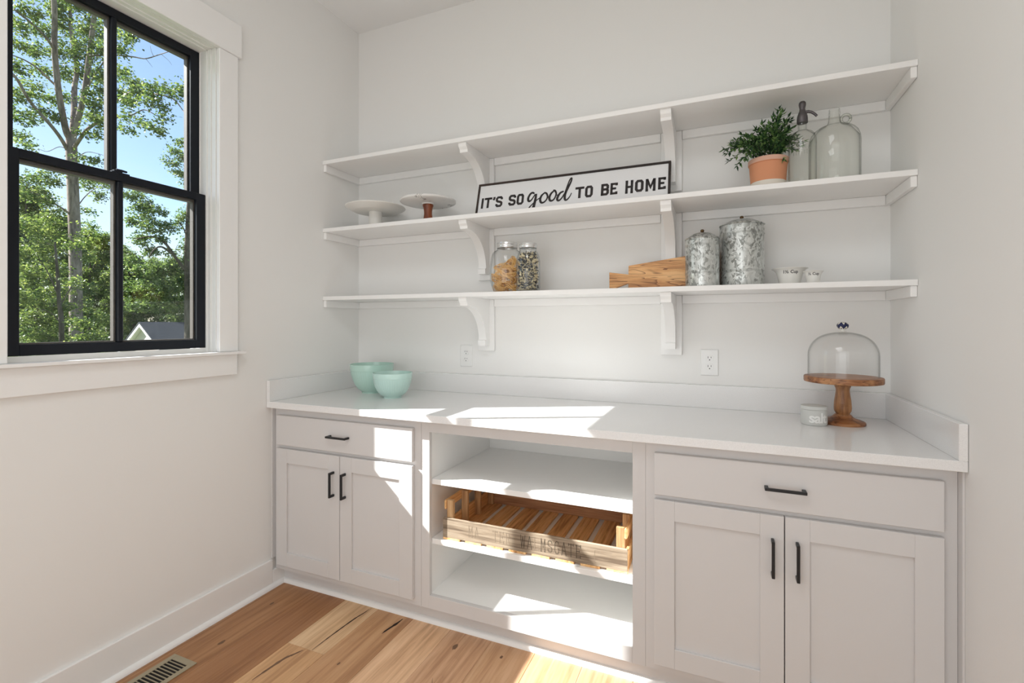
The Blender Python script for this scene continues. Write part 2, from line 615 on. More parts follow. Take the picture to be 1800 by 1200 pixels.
M['stem'] = plain('plant_stem', (0.03, 0.045, 0.02), 0.7)
M['pewter'] = plain('pewter', (0.115, 0.105, 0.11), 0.4, metal=0.6, bump=0.15, bscale=90)
M['brass'] = plain('aged_brass', (0.12, 0.07, 0.03), 0.35, metal=0.8)
M['cement'] = plain('pale_cement', (0.62, 0.625, 0.60), 0.8, bump=0.25, bscale=120)
M['letter_white'] = plain('white_enamel_letter', (0.86, 0.86, 0.84), 0.5)
M['letter_grey'] = plain('grey_enamel_letter', (0.035, 0.03, 0.035), 0.5)

def knobmat():
    m, t, b = nodes('navy_patterned_ceramic')
    c = t.nodes.new('ShaderNodeTexCoord')
    sp = t.nodes.new('ShaderNodeSeparateXYZ')
    t.links.new(c.outputs['Object'], sp.inputs[0])
    at = N(t, 'ShaderNodeMath')
    at.operation = 'ARCTAN2'
    t.links.new(sp.outputs['Y'], at.inputs[0])
    t.links.new(sp.outputs['X'], at.inputs[1])
    a6 = N(t, 'ShaderNodeMath')
    a6.operation = 'MULTIPLY'
    a6.inputs[1].default_value = 6.0 / (2 * PI)
    t.links.new(at.outputs[0], a6.inputs[0])
    pp = N(t, 'ShaderNodeMath')
    pp.operation = 'PINGPONG'
    pp.inputs[1].default_value = 0.5
    t.links.new(a6.outputs[0], pp.inputs[0])
    zz = N(t, 'ShaderNodeMath')
    zz.operation = 'MULTIPLY_ADD'
    zz.inputs[1].default_value = 42.0
    t.links.new(sp.outputs['Z'], zz.inputs[0])
    t.links.new(pp.outputs[0], zz.inputs[2])
    fr = N(t, 'ShaderNodeMath')
    fr.operation = 'FRACT'
    t.links.new(zz.outputs[0], fr.inputs[0])
    r = ramp(t, [(0.0, (0.012, 0.018, 0.075)), (0.62, (0.012, 0.018, 0.075)), (0.68, (0.75, 0.72, 0.62)), (0.9, (0.75, 0.72, 0.62)), (0.95, (0.012, 0.018, 0.075))])
    t.links.new(fr.outputs[0], r.inputs['Fac'])
    t.links.new(r.outputs['Color'], b.inputs['Base Color'])
    b.inputs['Roughness'].default_value = 0.2
    return m
M['knob'] = knobmat()

# ------------------------------------------------------------------ room shell
RW = 2.6598                                               # room width; back wall is y = 0, left wall x = 0
CH = 3.066
YB = -3.7
wy0, wy1, wz0, wz1 = -1.604, -0.916, 1.155, 2.507          # window opening
m = MB()
m.box(-0.15, 0, YB - 0.12, wy0, -0.1, CH + 0.1)
m.box(-0.15, 0, wy1, 0.12, -0.1, CH + 0.1)
m.box(-0.15, 0, wy0, wy1, -0.1, wz0)
m.box(-0.15, 0, wy0, wy1, wz1, CH + 0.1)
struct('wall_left', m, M['wall'])
struct('wall_back', B(0, RW, 0, 0.12, -0.1, CH + 0.1), M['wall'])
struct('wall_right', B(RW, RW + 0.12, YB - 0.12, 0.12, -0.1, CH + 0.1), M['wall'])
struct('wall_front', B(0, RW, YB - 0.12, YB, -0.1, CH + 0.1), M['wall'])
struct('ceiling', B(0, RW, YB, 0, CH, CH + 0.1), M['ceiling'])
floor = struct('floor', B(0, RW, YB, 0, -0.1, -0.0135), M['subfloor'])

# floor planks, each one an object
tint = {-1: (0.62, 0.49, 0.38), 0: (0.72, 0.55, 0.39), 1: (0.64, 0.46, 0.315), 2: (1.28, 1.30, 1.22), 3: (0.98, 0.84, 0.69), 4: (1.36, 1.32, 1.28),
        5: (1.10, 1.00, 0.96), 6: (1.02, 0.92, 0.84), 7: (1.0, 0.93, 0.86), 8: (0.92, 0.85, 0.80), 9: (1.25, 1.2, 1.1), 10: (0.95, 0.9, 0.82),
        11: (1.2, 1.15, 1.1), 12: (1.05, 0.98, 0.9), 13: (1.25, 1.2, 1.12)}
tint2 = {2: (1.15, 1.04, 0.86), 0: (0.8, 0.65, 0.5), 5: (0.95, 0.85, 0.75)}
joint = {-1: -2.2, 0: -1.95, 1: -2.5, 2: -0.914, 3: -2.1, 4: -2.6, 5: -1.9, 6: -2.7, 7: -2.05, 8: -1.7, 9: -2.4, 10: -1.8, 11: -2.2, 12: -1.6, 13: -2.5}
pw_, px0 = 0.1892, 0.0425
plank_mesh = {}
planks = {}
for k in range(-1, 14):
    xa, xb = max(0.0, px0 + pw_ * k), min(RW, px0 + pw_ * (k + 1))
    if xb - xa < 0.01:
        continue
    j = joint[k]
    spans = [(j, -0.50), (max(YB, j - 1.75), j)]
    if j - 1.75 > YB:
        spans.append((YB, j - 1.75))
    for q, (ya, yb) in enumerate(spans):
        key = (round(xb - xa, 4), round(yb - ya, 4))
        if key not in plank_mesh:
            w2, l2 = key[0] / 2 - 0.0004, key[1] / 2 - 0.0005
            me = B(-w2, w2, -l2, l2, -0.0125, 0).mesh('plank', bevel=0.0009)
            me.materials.append(M['oak'])
            plank_mesh[key] = me
        o = bpy.data.objects.new('plank', plank_mesh[key])
        COL.objects.link(o)
        o.parent = floor
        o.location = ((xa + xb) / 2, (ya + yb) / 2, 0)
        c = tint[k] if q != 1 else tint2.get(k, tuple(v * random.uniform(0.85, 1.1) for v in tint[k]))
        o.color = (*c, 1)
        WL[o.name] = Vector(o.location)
        planks[(k, q)] = o

def on_plank(key, name, pts, w, mat):
    mb = MB()
    path = smoothpath([(x, y) for x, y in pts], 5)
    n = len(path)
    ws = [max(0.0006, w * math.sin(PI * (0.06 + 0.88 * i / (n - 1))) * (0.75 + 0.5 * random.random())) for i in range(n)]
    mb.ribbon(path, ws, lambda u, v: (u, v, 0.0004))
    return obj(name, mb, mat, planks[key])
on_plank((2, 0), 'crack', [(0.548, -0.912), (0.551, -0.83), (0.556, -0.75), (0.562, -0.68), (0.571, -0.63), (0.573, -0.60)], 0.0065, M['crack'])
on_plank((2, 1), 'crack', [(0.515, -0.925), (0.50, -0.96), (0.487, -0.99), (0.478, -1.06), (0.473, -1.12)], 0.013, M['knot'])
on_plank((3, 0), 'crack', [(0.757, -0.60), (0.752, -0.64), (0.741, -0.69), (0.737, -0.72)], 0.012, M['crack'])
on_plank((5, 0), 'crack', [(1.07, -0.855), (1.09, -0.90), (1.082, -0.95), (1.10, -1.01), (1.105, -1.08)], 0.0026, M['crack'])
for key, x, y, r in (((5, 0), 1.06, -0.672, 0.013), ((6, 0), 1.255, -0.655, 0.007), ((0, 0), 0.13, -0.74, 0.008), ((0, 0), 0.175, -1.02, 0.011), ((3, 0), 0.70, -0.93, 0.006)):
    mb = MB()
    n = 14
    ring = [(x + r * (0.62 + 0.25 * random.random()) * math.cos(2 * PI * i / n), y + r * (0.9 + 0.5 * random.random()) * math.sin(2 * PI * i / n) * 1.25, 0.0004) for i in range(n)]
    mb.add(ring, [tuple(range(n))])
    obj('knot', mb, M['knot'], planks[key])

# baseboard with its shoe moulding; scribe strips where the cabinets meet the walls
m = B(0, 0.014, YB, -0.634, 0, 0.1345)
m.box(0, 0.014, -0.634, -0.56, 0, 0.083)
bb = struct('baseboard_left', m, M['trim'], bevel=0.002)
shoe_prof = [(0, 0)] + [(0.017 * math.cos(t), 0.019 * math.sin(t)) for t in np.linspace(0, PI / 2, 6)]
obj('shoe_moulding', MB().prism(shoe_prof, lambda p, q, t: (0.014 + p, t, q), YB, -0.575), M['trim'], bb, smooth=40)
struct('baseboard_right', B(RW - 0.014, RW, YB, -0.634, 0, 0.1345), M['trim'], bevel=0.002)
m = B(0, RW, -0.566, -0.552, 0, 0.0845)
tk = struct('trim_1', m, M['cabinet'])
obj('shoe_moulding', MB().prism(shoe_prof, lambda p, q, t: (t, -0.566 - p, q), 0.014, RW - 0.001), M['trim'], tk, smooth=40)
struct('trim_2', B(0.0002, 0.0065, -0.632, -0.6, 0.137, 0.883), M['cabinet'], bevel=0.001)
struct('trim_3', B(RW - 0.0065, RW - 0.0002, -0.640, -0.6, 0.137, 0.883), M['cabinet'], bevel=0.001)

# ------------------------------------------------------------------ window
win = empty('window_1', (0, -1.26, 1.17), 'black double-hung window with white casing in the left wall', None)
win['kind'] = 'structure'
T_ = M['trim']
obj('casing', B(0, 0.019, -0.916, -0.825, 1.1682, 2.503), T_, win, bevel=0.0025)
obj('casing', B(0, 0.019, -1.695, -1.604, 1.1682, 2.503), T_, win, bevel=0.0025)
obj('head_casing', B(0, 0.027, -1.712, -0.812, 2.503, 2.650), T_, win, bevel=0.0025)
st_plan = [(-0.048, -1.6035), (0.0, -1.6035), (0.0, -1.72), (0.04, -1.72), (0.04, -0.80), (0.0, -0.80), (0.0, -0.9165), (-0.048, -0.9165)]
obj('stool', MB().prism(st_plan, lambda p, q, t: (p, q, t), 1.156, 1.1678), T_, win, bevel=0.001)
m = MB()                                                  # trim outside the glass
m.box(-0.19, -0.1495, wy0 - 0.06, -1.556, 1.10, 2.56).box(-0.19, -0.1495, -0.895, wy1 + 0.08, 1.10, 2.56)
m.box(-0.19, -0.1495, -1.556, -0.895, 2.484, 2.56).box(-0.19, -0.1495, -1.556, -0.895, 1.10, 1.165)
obj('outer_casing', m, T_, win)
obj('apron', B(0, 0.018, -1.695, -0.829, 1.063, 1.1555), T_, win, bevel=0.002)
# jamb liner with its stepped stops and tracks
m = MB()
for s, y in ((1, wy1), (-1, wy0)):
    for xa, xb, dd in ((-0.149, -0.001, 0.004), (-0.149, -0.026, 0.009), (-0.149, -0.046, 0.014), (-0.0885, -0.0865, 0.0175), (-0.149, -0.128, 0.019)):
        ya, yb = sorted((y, y - s * dd))
        m.box(xa, xb, ya, yb, 1.166, 2.5065)
for xa, xb, dd in ((-0.149, -0.001, 0.004), (-0.149, -0.026, 0.008), (-0.149, -0.046, 0.012), (-0.149, -0.128, 0.019)):
    m.box(xa, xb, -1.60, -0.92, 2.5065 - dd, 2.5065)
obj('jamb', m, M['vinyl'], win, bevel=0.0008)
m = MB().prism([(-0.149, 1.157), (-0.0485, 1.157), (-0.0485, 1.1865), (-0.149, 1.176)], lambda p, q, t: (p, t, q), -1.6035, -0.9165)
obj('sill', m, M['vinyl'], win)

def sash(name, xf, z0, z1, rb, rt):
    """xf: inner face; 35 mm deep; two panes split by a muntin"""
    ya, yb, st = -1.5885, -0.9315, 0.0385
    x0 = xf - 0.034
    m = MB()
    m.box(x0, xf, ya, ya + st, z0, z1).box(x0, xf, yb - st, yb, z0, z1)
    m.box(x0, xf, ya + st, yb - st, z0, z0 + rb).box(x0, xf, ya + st, yb - st, z1 - rt, z1)
    s = obj(name, m, M['sash'], win, bevel=0.0012)
    gy0, gy1, gz0, gz1 = ya + st, yb - st, z0 + rb, z1 - rt
    ym = (ya + yb) / 2
    d = 0.0055
    m = MB()                                              # outer profile seen past the glass edge
    for a, b in ((gy0, ym - 0.011), (ym + 0.011, gy1)):
        x1 = xf - 0.017
        m.box(x0 - 0.003, x1, a - 0.001, a + d, gz0 - 0.001, gz1 + 0.001).box(x0 - 0.003, x1, b - d, b + 0.001, gz0 - 0.001, gz1 + 0.001)
        m.box(x0 - 0.003, x1, a + d, b - d, gz0 - 0.001, gz0 + d).box(x0 - 0.003, x1, a + d, b - d, gz1 - d - 0.006, gz1 + 0.001)
    obj('glazing_bead', m, M['bead'], s)
    m = B(x0 + 0.004, xf - 0.001, ym - 0.0095, ym + 0.0095, gz0, gz1)
    obj('muntin', m, M['sash'], s, bevel=0.003)
    for a, b in ((gy0, ym - 0.0095), (ym + 0.0095, gy1)):
        obj('pane', B(xf - 0.0165, xf - 0.0135, a, b, gz0, gz1), M['pane'], s)
    return s
us = sash('upper_sash', -0.090, 1.826, 2.4925, 0.030, 0.032)
ls = sash('lower_sash', -0.050, 1.1872, 1.859, 0.036, 0.029)
m = B(-0.081, -0.052, -1.288, -1.228, 1.8585, 1.8645)
m.box(-0.076, -0.057, -1.278, -1.25, 1.8645, 1.872)
m.tube([(-0.066, -1.268, 1.8735), (-0.065, -1.248, 1.8745), (-0.063, -1.232, 1.8735)], [0.0055, 0.005, 0.004], 8)
obj('sash_lock', m, M['sash'], win, bevel=0.0015)

# ------------------------------------------------------------------ base cabinets
YF, YD = -0.612, -0.632                                   # face frame front, door front

def pull(name, x, z, L, vertical, parent):
    y0 = YD
    m = MB()
    h, w = L / 2, 0.0045
    if vertical:
        m.box(x - w, x + w, y0 - 0.032, y0 - 0.0225, z - h, z + h)
        for s in (-1, 1):
            zc = z + s * (h - 0.0055)
            m.box(x - w, x + w, y0 - 0.0225, y0, zc - 0.0055, zc + 0.0055)
    else:
        m.box(x - h, x + h, y0 - 0.032, y0 - 0.0225, z - w, z + w)
        for s in (-1, 1):
            xc = x + s * (h - 0.0055)
            m.box(xc - 0.0055, xc + 0.0055, y0 - 0.0225, y0, z - w, z + w)
    return obj(name, m, M['black'], parent, bevel=0.0012)

def shaker(parent, x0, x1, z0, z1, hx):
    m = MB()
    st = 0.0675
    m.box(x0, x0 + st, YD, YF, z0, z1).box(x1 - st, x1, YD, YF, z0, z1)
    m.box(x0 + st, x1 - st, YD, YF, z0, z0 + st).box(x0 + st, x1 - st, YD, YF, z1 - st, z1)
    d = obj('door', m, M['cabinet'], parent, bevel=0.0012)
    obj('door_panel', B(x0 + st - 0.003, x1 - st + 0.003, YD + 0.0095, YF - 0.001, z0 + st - 0.003, z1 - st + 0.003), M['cabinet'], d)
    pull('handle', hx, 0.555, 0.115, True, d)
    return d

def base_cabinet(xf0, xf1, xb0, xb1, xd0, xd1, label):
    c = empty('base_cabinet', ((xf0 + xf1) / 2, -0.31, 0.0845), label, 'cabinet', 'shaker base cabinets')
    m = MB()
    m.box(xb0, xb0 + 0.016, -0.592, -0.004, 0.0845, 0.8835).box(xb1 - 0.016, xb1, -0.592, -0.004, 0.0845, 0.8835)
    m.box(xb0 + 0.016, xb1 - 0.016, -0.592, -0.004, 0.0845, 0.101).box(xb0 + 0.016, xb1 - 0.016, -0.012, -0.004, 0.101, 0.8835)
    obj('carcass', m, M['cabinet'], c)
    m = MB()
    s = 0.04
    m.box(xf0, xf0 + s, YF, -0.592, 0.0845, 0.8835).box(xf1 - s, xf1, YF, -0.592, 0.0845, 0.8835)
    m.box(xf0 + s, xf1 - s, YF, -0.592, 0.832, 0.8835).box(xf0 + s, xf1 - s, YF, -0.592, 0.0845, 0.138).box(xf0 + s, xf1 - s, YF, -0.592, 0.675, 0.71)
    obj('face_frame', m, M['cabinet'], c)
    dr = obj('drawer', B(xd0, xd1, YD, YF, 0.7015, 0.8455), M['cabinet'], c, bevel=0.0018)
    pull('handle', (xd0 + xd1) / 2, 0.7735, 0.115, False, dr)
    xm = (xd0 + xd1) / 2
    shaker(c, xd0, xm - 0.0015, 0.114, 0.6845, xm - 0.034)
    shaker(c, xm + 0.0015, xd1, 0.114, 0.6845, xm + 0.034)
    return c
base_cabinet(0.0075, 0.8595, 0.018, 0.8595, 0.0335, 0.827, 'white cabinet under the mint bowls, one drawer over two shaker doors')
base_cabinet(1.7935, 2.6525, 1.7935, 2.642, 1.824, 2.6175, 'white cabinet under the glass cake dome, one drawer over two shaker doors')

oc = empty('open_cabinet', (1.3265, -0.31, 0.0845), 'white open cabinet of two shelves holding the wooden crate', 'cabinet')
m = MB()
x0, x1 = 0.8600, 1.7930
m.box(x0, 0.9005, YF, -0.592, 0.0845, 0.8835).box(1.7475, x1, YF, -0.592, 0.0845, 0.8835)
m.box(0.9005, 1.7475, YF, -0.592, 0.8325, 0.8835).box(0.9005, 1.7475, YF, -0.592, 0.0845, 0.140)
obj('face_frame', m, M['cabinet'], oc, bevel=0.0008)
obj('side_panel', B(0.880, 0.8965, -0.592, -0.004, 0.0845, 0.8835), M['melamine'], oc)
obj('side_panel', B(1.7515, 1.768, -0.592, -0.004, 0.0845, 0.8835), M['melamine'], oc)
obj('back_panel', B(0.8965, 1.7515, -0.014, -0.004, 0.0845, 0.8835), M['melamine'], oc)
obj('bottom_panel', B(0.8965, 1.7515, -0.592, -0.014, 0.122, 0.140), M['melamine'], oc)
obj('shelf', B(0.8975, 1.7505, -0.590, -0.016, 0.606, 0.6285), M['melamine'], oc, bevel=0.0008)
obj('shelf', B(0.8975, 1.7505, -0.590, -0.016, 0.3515, 0.374), M['melamine'], oc, bevel=0.0008)

# countertop with its upstands
setp(obj('countertop', B(0.0015, RW - 0.0015, -0.661, -0.0015, 0.8838, 0.914), M['quartz'], bevel=0.0015), 'long pale quartz countertop running from wall to wall', 'countertop')
for bx_, lab in (((0.0015, RW - 0.0015, -0.0215, -0.0015), 'long low quartz backsplash along the back wall'),
                 ((0.0015, 0.0215, -0.661, -0.022), 'short quartz side splash against the window wall'),
                 ((RW - 0.0215, RW - 0.0015, -0.661, -0.022), 'short quartz side splash against the right wall')):
    setp(obj('backsplash', B(*bx_, 0.9141, 1.016), M['quartz'], bevel=0.001), lab, 'backsplash', 'quartz backsplash pieces')

# ------------------------------------------------------------------ wall shelves on corbels
CX_ = (0.8765, 1.8285)
arc = [(-0.243 + 0.181 * math.sin(t), -0.215 + 0.171 * math.cos(t)) for t in np.linspace(0, PI / 2, 15)]
corb = [(-0.019, -0.0005), (-0.283, -0.0005), (-0.283, -0.010), (-0.279, -0.019), (-0.272, -0.025), (-0.268, -0.030), (-0.266, -0.042), (-0.252, -0.044)] + arc + \
       [(-0.064, -0.216), (-0.071, -0.219), (-0.071, -0.246), (-0.019, -0.246)]
for zt, lab in ((2.1989, 'uppermost white wall shelf on two corbels, nothing standing on it'),
                (1.8226, 'middle white wall shelf holding the framed sign and the potted plant'),
                (1.4442, 'lowest white wall shelf holding the pasta jars and metal canisters')):
    sh = empty('wall_shelf', (RW / 2, -0.15, zt - 0.021), lab, 'shelf', 'white wall shelves')
    zb = zt - 0.021
    obj('shelf_board', B(0.001, RW - 0.001, -0.296, -0.001, zb, zt), M['shelf'], sh, bevel=0.0012)
    for a, b in ((0.0205, CX_[0] - 0.048), (CX_[0] + 0.048, CX_[1] - 0.048), (CX_[1] + 0.048, RW - 0.0205)):
        obj('cleat', B(a, b, -0.0195, -0.001, zb - 0.0385, zb - 0.0003), M['shelf'], sh, bevel=0.0015)
    obj('cleat', B(0.001, 0.020, -0.289, -0.001, zb - 0.0385, zb - 0.0003), M['shelf'], sh, bevel=0.0015)
    obj('cleat', B(RW - 0.020, RW - 0.001, -0.289, -0.001, zb - 0.0385, zb - 0.0003), M['shelf'], sh, bevel=0.0015)
    for cx in CX_:
        k = obj('corbel', MB().prism(corb, lambda p, q, t: (cx + t, p, zb + q), -0.0215, 0.0215), M['shelf'], sh, smooth=25)
        obj('corbel_plate', B(cx - 0.0465, cx + 0.0465, -0.019, -0.001, zb - 0.2755, zb - 0.0004), M['shelf'], k, bevel=0.002)

# ------------------------------------------------------------------ outlets
def outlet(x, z, label):
    o = empty('wall_outlet', (x, 0, z), label, 'outlet', 'white duplex outlets')
    w, h = 0.0385, 0.0605
    m = MB()
    m.add([(x - w, -0.0002, z - h), (x + w, -0.0002, z - h), (x + w, -0.0002, z + h), (x - w, -0.0002, z + h),
           (x - w + 0.004, -0.0065, z - h + 0.004), (x + w - 0.004, -0.0065, z - h + 0.004), (x + w - 0.004, -0.0065, z + h - 0.004), (x - w + 0.004, -0.0065, z + h - 0.004)],
          [(0, 1, 2, 3), (4, 7, 6, 5), (0, 4, 5, 1), (1, 5, 6, 2), (2, 6, 7, 3), (3, 7, 4, 0)])
    pl = obj('cover_plate', m, M['plastic'], o, bevel=0.001)
    for s in (-1, 1):
        zc = z + s * 0.0195
        pts = []
        for i in range(28):
            t = 2 * PI * i / 28
            pts.append((max(-0.0165, min(0.0165, 0.0175 * math.cos(t))), max(-0.0135, min(0.0135, 0.0175 * math.sin(t)))))
        rc = obj('socket', MB().prism(pts, lambda p, q, t: (x + p, t, zc + q), -0.0085, -0.006), M['plastic'], o, bevel=0.0006)
        m = MB()
        m.box(x - 0.0075, x - 0.0053, -0.0088, -0.0084, zc - 0.0005, zc + 0.0085).box(x + 0.0053, x + 0.0075, -0.0088, -0.0084, zc + 0.0005, zc + 0.0075)
        g = [(0.0026 * math.cos(t), max(-0.0022, 0.0026 * math.sin(t))) for t in np.linspace(0, 2 * PI, 13)[:-1]]
        m.prism(g, lambda p, q, t: (x + p, t, zc - 0.0075 + q), -0.0088, -0.0084)
        obj('slot', m, M['slot'], rc)
    obj('screw', MB().prism([(0.003 * math.cos(t), 0.003 * math.sin(t)) for t in np.linspace(0, 2 * PI, 13)[:-1]], lambda p, q, t: (x + p, t, z + q), -0.0078, -0.006), M['plastic'], o)
    return o
outlet(0.749, 1.117, 'white duplex outlet below the left corbel')
outlet(1.992, 1.1175, 'white duplex outlet just right of the right corbel')

# ------------------------------------------------------------------ floor vent
fv = empty('floor_vent', (0.1375, -1.295, 0), 'tan metal floor register beside the left baseboard', 'vent')
va, vb, ya, yb = 0.0735, 0.2035, -1.452, -1.140
sa, sb = 0.094, 0.183
m = MB()
m.box(va, sa, ya, yb, 0, 0.004).box(sb, vb, ya, yb, 0, 0.004).box(sa, sb, ya, ya + 0.024, 0, 0.004).box(sa, sb, yb - 0.024, yb, 0, 0.004)
obj('frame', m, M['vent'], fv, bevel=0.0012)
obj('slot_shade', B(sa, sb, ya + 0.024, yb - 0.024, 0.0002, 0.0008), M['dark'], fv)  # near-black sheet standing for the shade below the louvers
y = yb - 0.024 - 0.0098
while y > ya + 0.03:
    obj('louver', B(sa, sb, y - 0.0016, y + 0.0016, 0.0009, 0.0036), M['vent'], fv)
    y -= 0.0130

# ------------------------------------------------------------------ sign
SG0 = Vector((0.876, -0.155, 1.8236))
SGV = Vector((0, 0.055, 0.1984)).normalized()
SGN = Vector((0, -SGV.z, SGV.y))                          # towards the room
SW, SH = 0.9585, 0.2045
def sgp(u, v, d=0.0):
    return SG0 + Vector((u, 0, 0)) + SGV * v + SGN * d
sign = empty('framed_sign', tuple(sgp(SW / 2, 0, 0)), 'long white sign reading "IT\'S SO good TO BE HOME" in a thin dark frame', 'sign')
def slab(u0, u1, v0, v1, d0, d1):
    return MB().add([sgp(u, v, d) for d in (d0, d1) for u, v in ((u0, v0), (u1, v0), (u1, v1), (u0, v1))],
                    [(3, 2, 1, 0), (4, 5, 6, 7), (0, 1, 5, 4), (1, 2, 6, 5), (2, 3, 7, 6), (3, 0, 4, 7)])
obj('panel', slab(0.009, SW - 0.009, 0.009, SH - 0.009, -0.012, -0.005), M['signwhite'], sign)
fw_ = 0.0105
for a in ((0, SW, SH - fw_, SH), (0, SW, 0, fw_), (0, fw_, fw_, SH - fw_), (SW - fw_, SW, fw_, SH - fw_)):
    obj('frame_bar', slab(a[0], a[1], a[2], a[3], -0.014, 0.0), M['signframe'], sign, bevel=0.001)
GL = {  # block letters on a unit box, heavy strokes with cut corners
    'I': [[(0.5, 0), (0.5, 1)]],
    'T': [[(0.5, 0), (0.5, 1)], [(0.06, 0.90), (0.94, 0.90)], [(0.06, 0.80), (0.06, 1)], [(0.94, 0.80), (0.94, 1)]],
    'S': [[(0.86, 0.70), (0.86, 0.80), (0.72, 0.91), (0.28, 0.91), (0.14, 0.80), (0.14, 0.63), (0.27, 0.53), (0.73, 0.46), (0.86, 0.36), (0.86, 0.20), (0.72, 0.09), (0.28, 0.09), (0.14, 0.20), (0.14, 0.30)]],
    'O': ['c', [(0.15, 0.22), (0.15, 0.78), (0.30, 0.91), (0.70, 0.91), (0.85, 0.78), (0.85, 0.22), (0.70, 0.09), (0.30, 0.09)]],
    'B': [[(0.2, 0), (0.2, 1)], [(0.04, 0.91), (0.72, 0.91), (0.86, 0.80), (0.86, 0.62), (0.74, 0.52), (0.2, 0.52)], [(0.74, 0.52), (0.88, 0.42), (0.88, 0.20), (0.74, 0.09), (0.04, 0.09)]],
    'E': [[(0.2, 0), (0.2, 1)], [(0.04, 0.91), (0.94, 0.91)], [(0.04, 0.09), (0.94, 0.09)], [(0.2, 0.51), (0.72, 0.51)], [(0.92, 0.76), (0.92, 1)], [(0.92, 0.0), (0.92, 0.24)], [(0.7, 0.42), (0.7, 0.60)]],
    'H': [[(0.2, 0), (0.2, 1)], [(0.8, 0), (0.8, 1)], [(0.2, 0.5), (0.8, 0.5)], [(0.05, 0.03), (0.35, 0.03)], [(0.05, 0.97), (0.35, 0.97)], [(0.65, 0.03), (0.95, 0.03)], [(0.65, 0.97), (0.95, 0.97)]],
    'M': [[(0.15, 0), (0.15, 1)], [(0.85, 0), (0.85, 1)], [(0.15, 0.98), (0.5, 0.28), (0.85, 0.98)], [(0.03, 0.03), (0.29, 0.03)], [(0.71, 0.03), (0.97, 0.03)]],
    "'": [[(0.55, 1.0), (0.6, 0.86), (0.3, 0.70)]],
    'A': [[(0.08, 0), (0.5, 1)], [(0.92, 0), (0.5, 1)], [(0.26, 0.36), (0.74, 0.36)]],
    'W': [[(0.05, 1), (0.28, 0)], [(0.5, 0.9), (0.28, 0)], [(0.5, 0.9), (0.72, 0)], [(0.95, 1), (0.72, 0)]],
    'L': [[(0.2, 1), (0.2, 0)], [(0.05, 0.04), (0.9, 0.04)], [(0.9, 0.0), (0.9, 0.22)], [(0.05, 0.97), (0.4, 0.97)]],
    'G': [[(0.86, 0.76), (0.72, 0.94), (0.4, 0.97), (0.16, 0.78), (0.12, 0.3), (0.35, 0.04), (0.7, 0.06), (0.84, 0.2), (0.84, 0.42)], [(0.6, 0.42), (0.98, 0.42)]],
    'R': [[(0.2, 0), (0.2, 1)], [(0.05, 0.96), (0.65, 0.96), (0.84, 0.82), (0.82, 0.62), (0.62, 0.5), (0.2, 0.5)], [(0.5, 0.5), (0.92, 0.0)]],
}
def glyph(mb, ch, u0, u1, v0, v1, w, fn):
    st = GL[ch]
    closed = st[0] == 'c'
    for s in (st[1:] if closed else st):
        mb.ribbon([(u0 + (u1 - u0) * a, v0 + (v1 - v0) * b) for a, b in s], w, fn, closed)
def vb_(u):
    return 0.0640 + 0.0045 * u
def vt_(u):
    return 0.1230 + 0.0052 * u
for ch, a, b in (('I', 0.0275, 0.0375), ('T', 0.0472, 0.0824), ("'", 0.0900, 0.1040), ('S', 0.1082, 0.1460), ('S', 0.1800, 0.2189), ('O', 0.2245, 0.2616),
                 ('T', 0.5286, 0.5646), ('O', 0.5736, 0.6101), ('B', 0.6476, 0.6851), ('E', 0.6918, 0.7232), ('H', 0.7590, 0.7983), ('O', 0.8047, 0.8420),
                 ('M', 0.8497, 0.8962), ('E', 0.9049, 0.9359)):
    mb = MB()
    glyph(mb, ch, a, b, vb_(a), vt_(a), 0.0122 if ch not in 'HME' else 0.0112, lambda u, v: sgp(u, v, -0.0044))
    obj('letter', mb, M['letter'], sign)
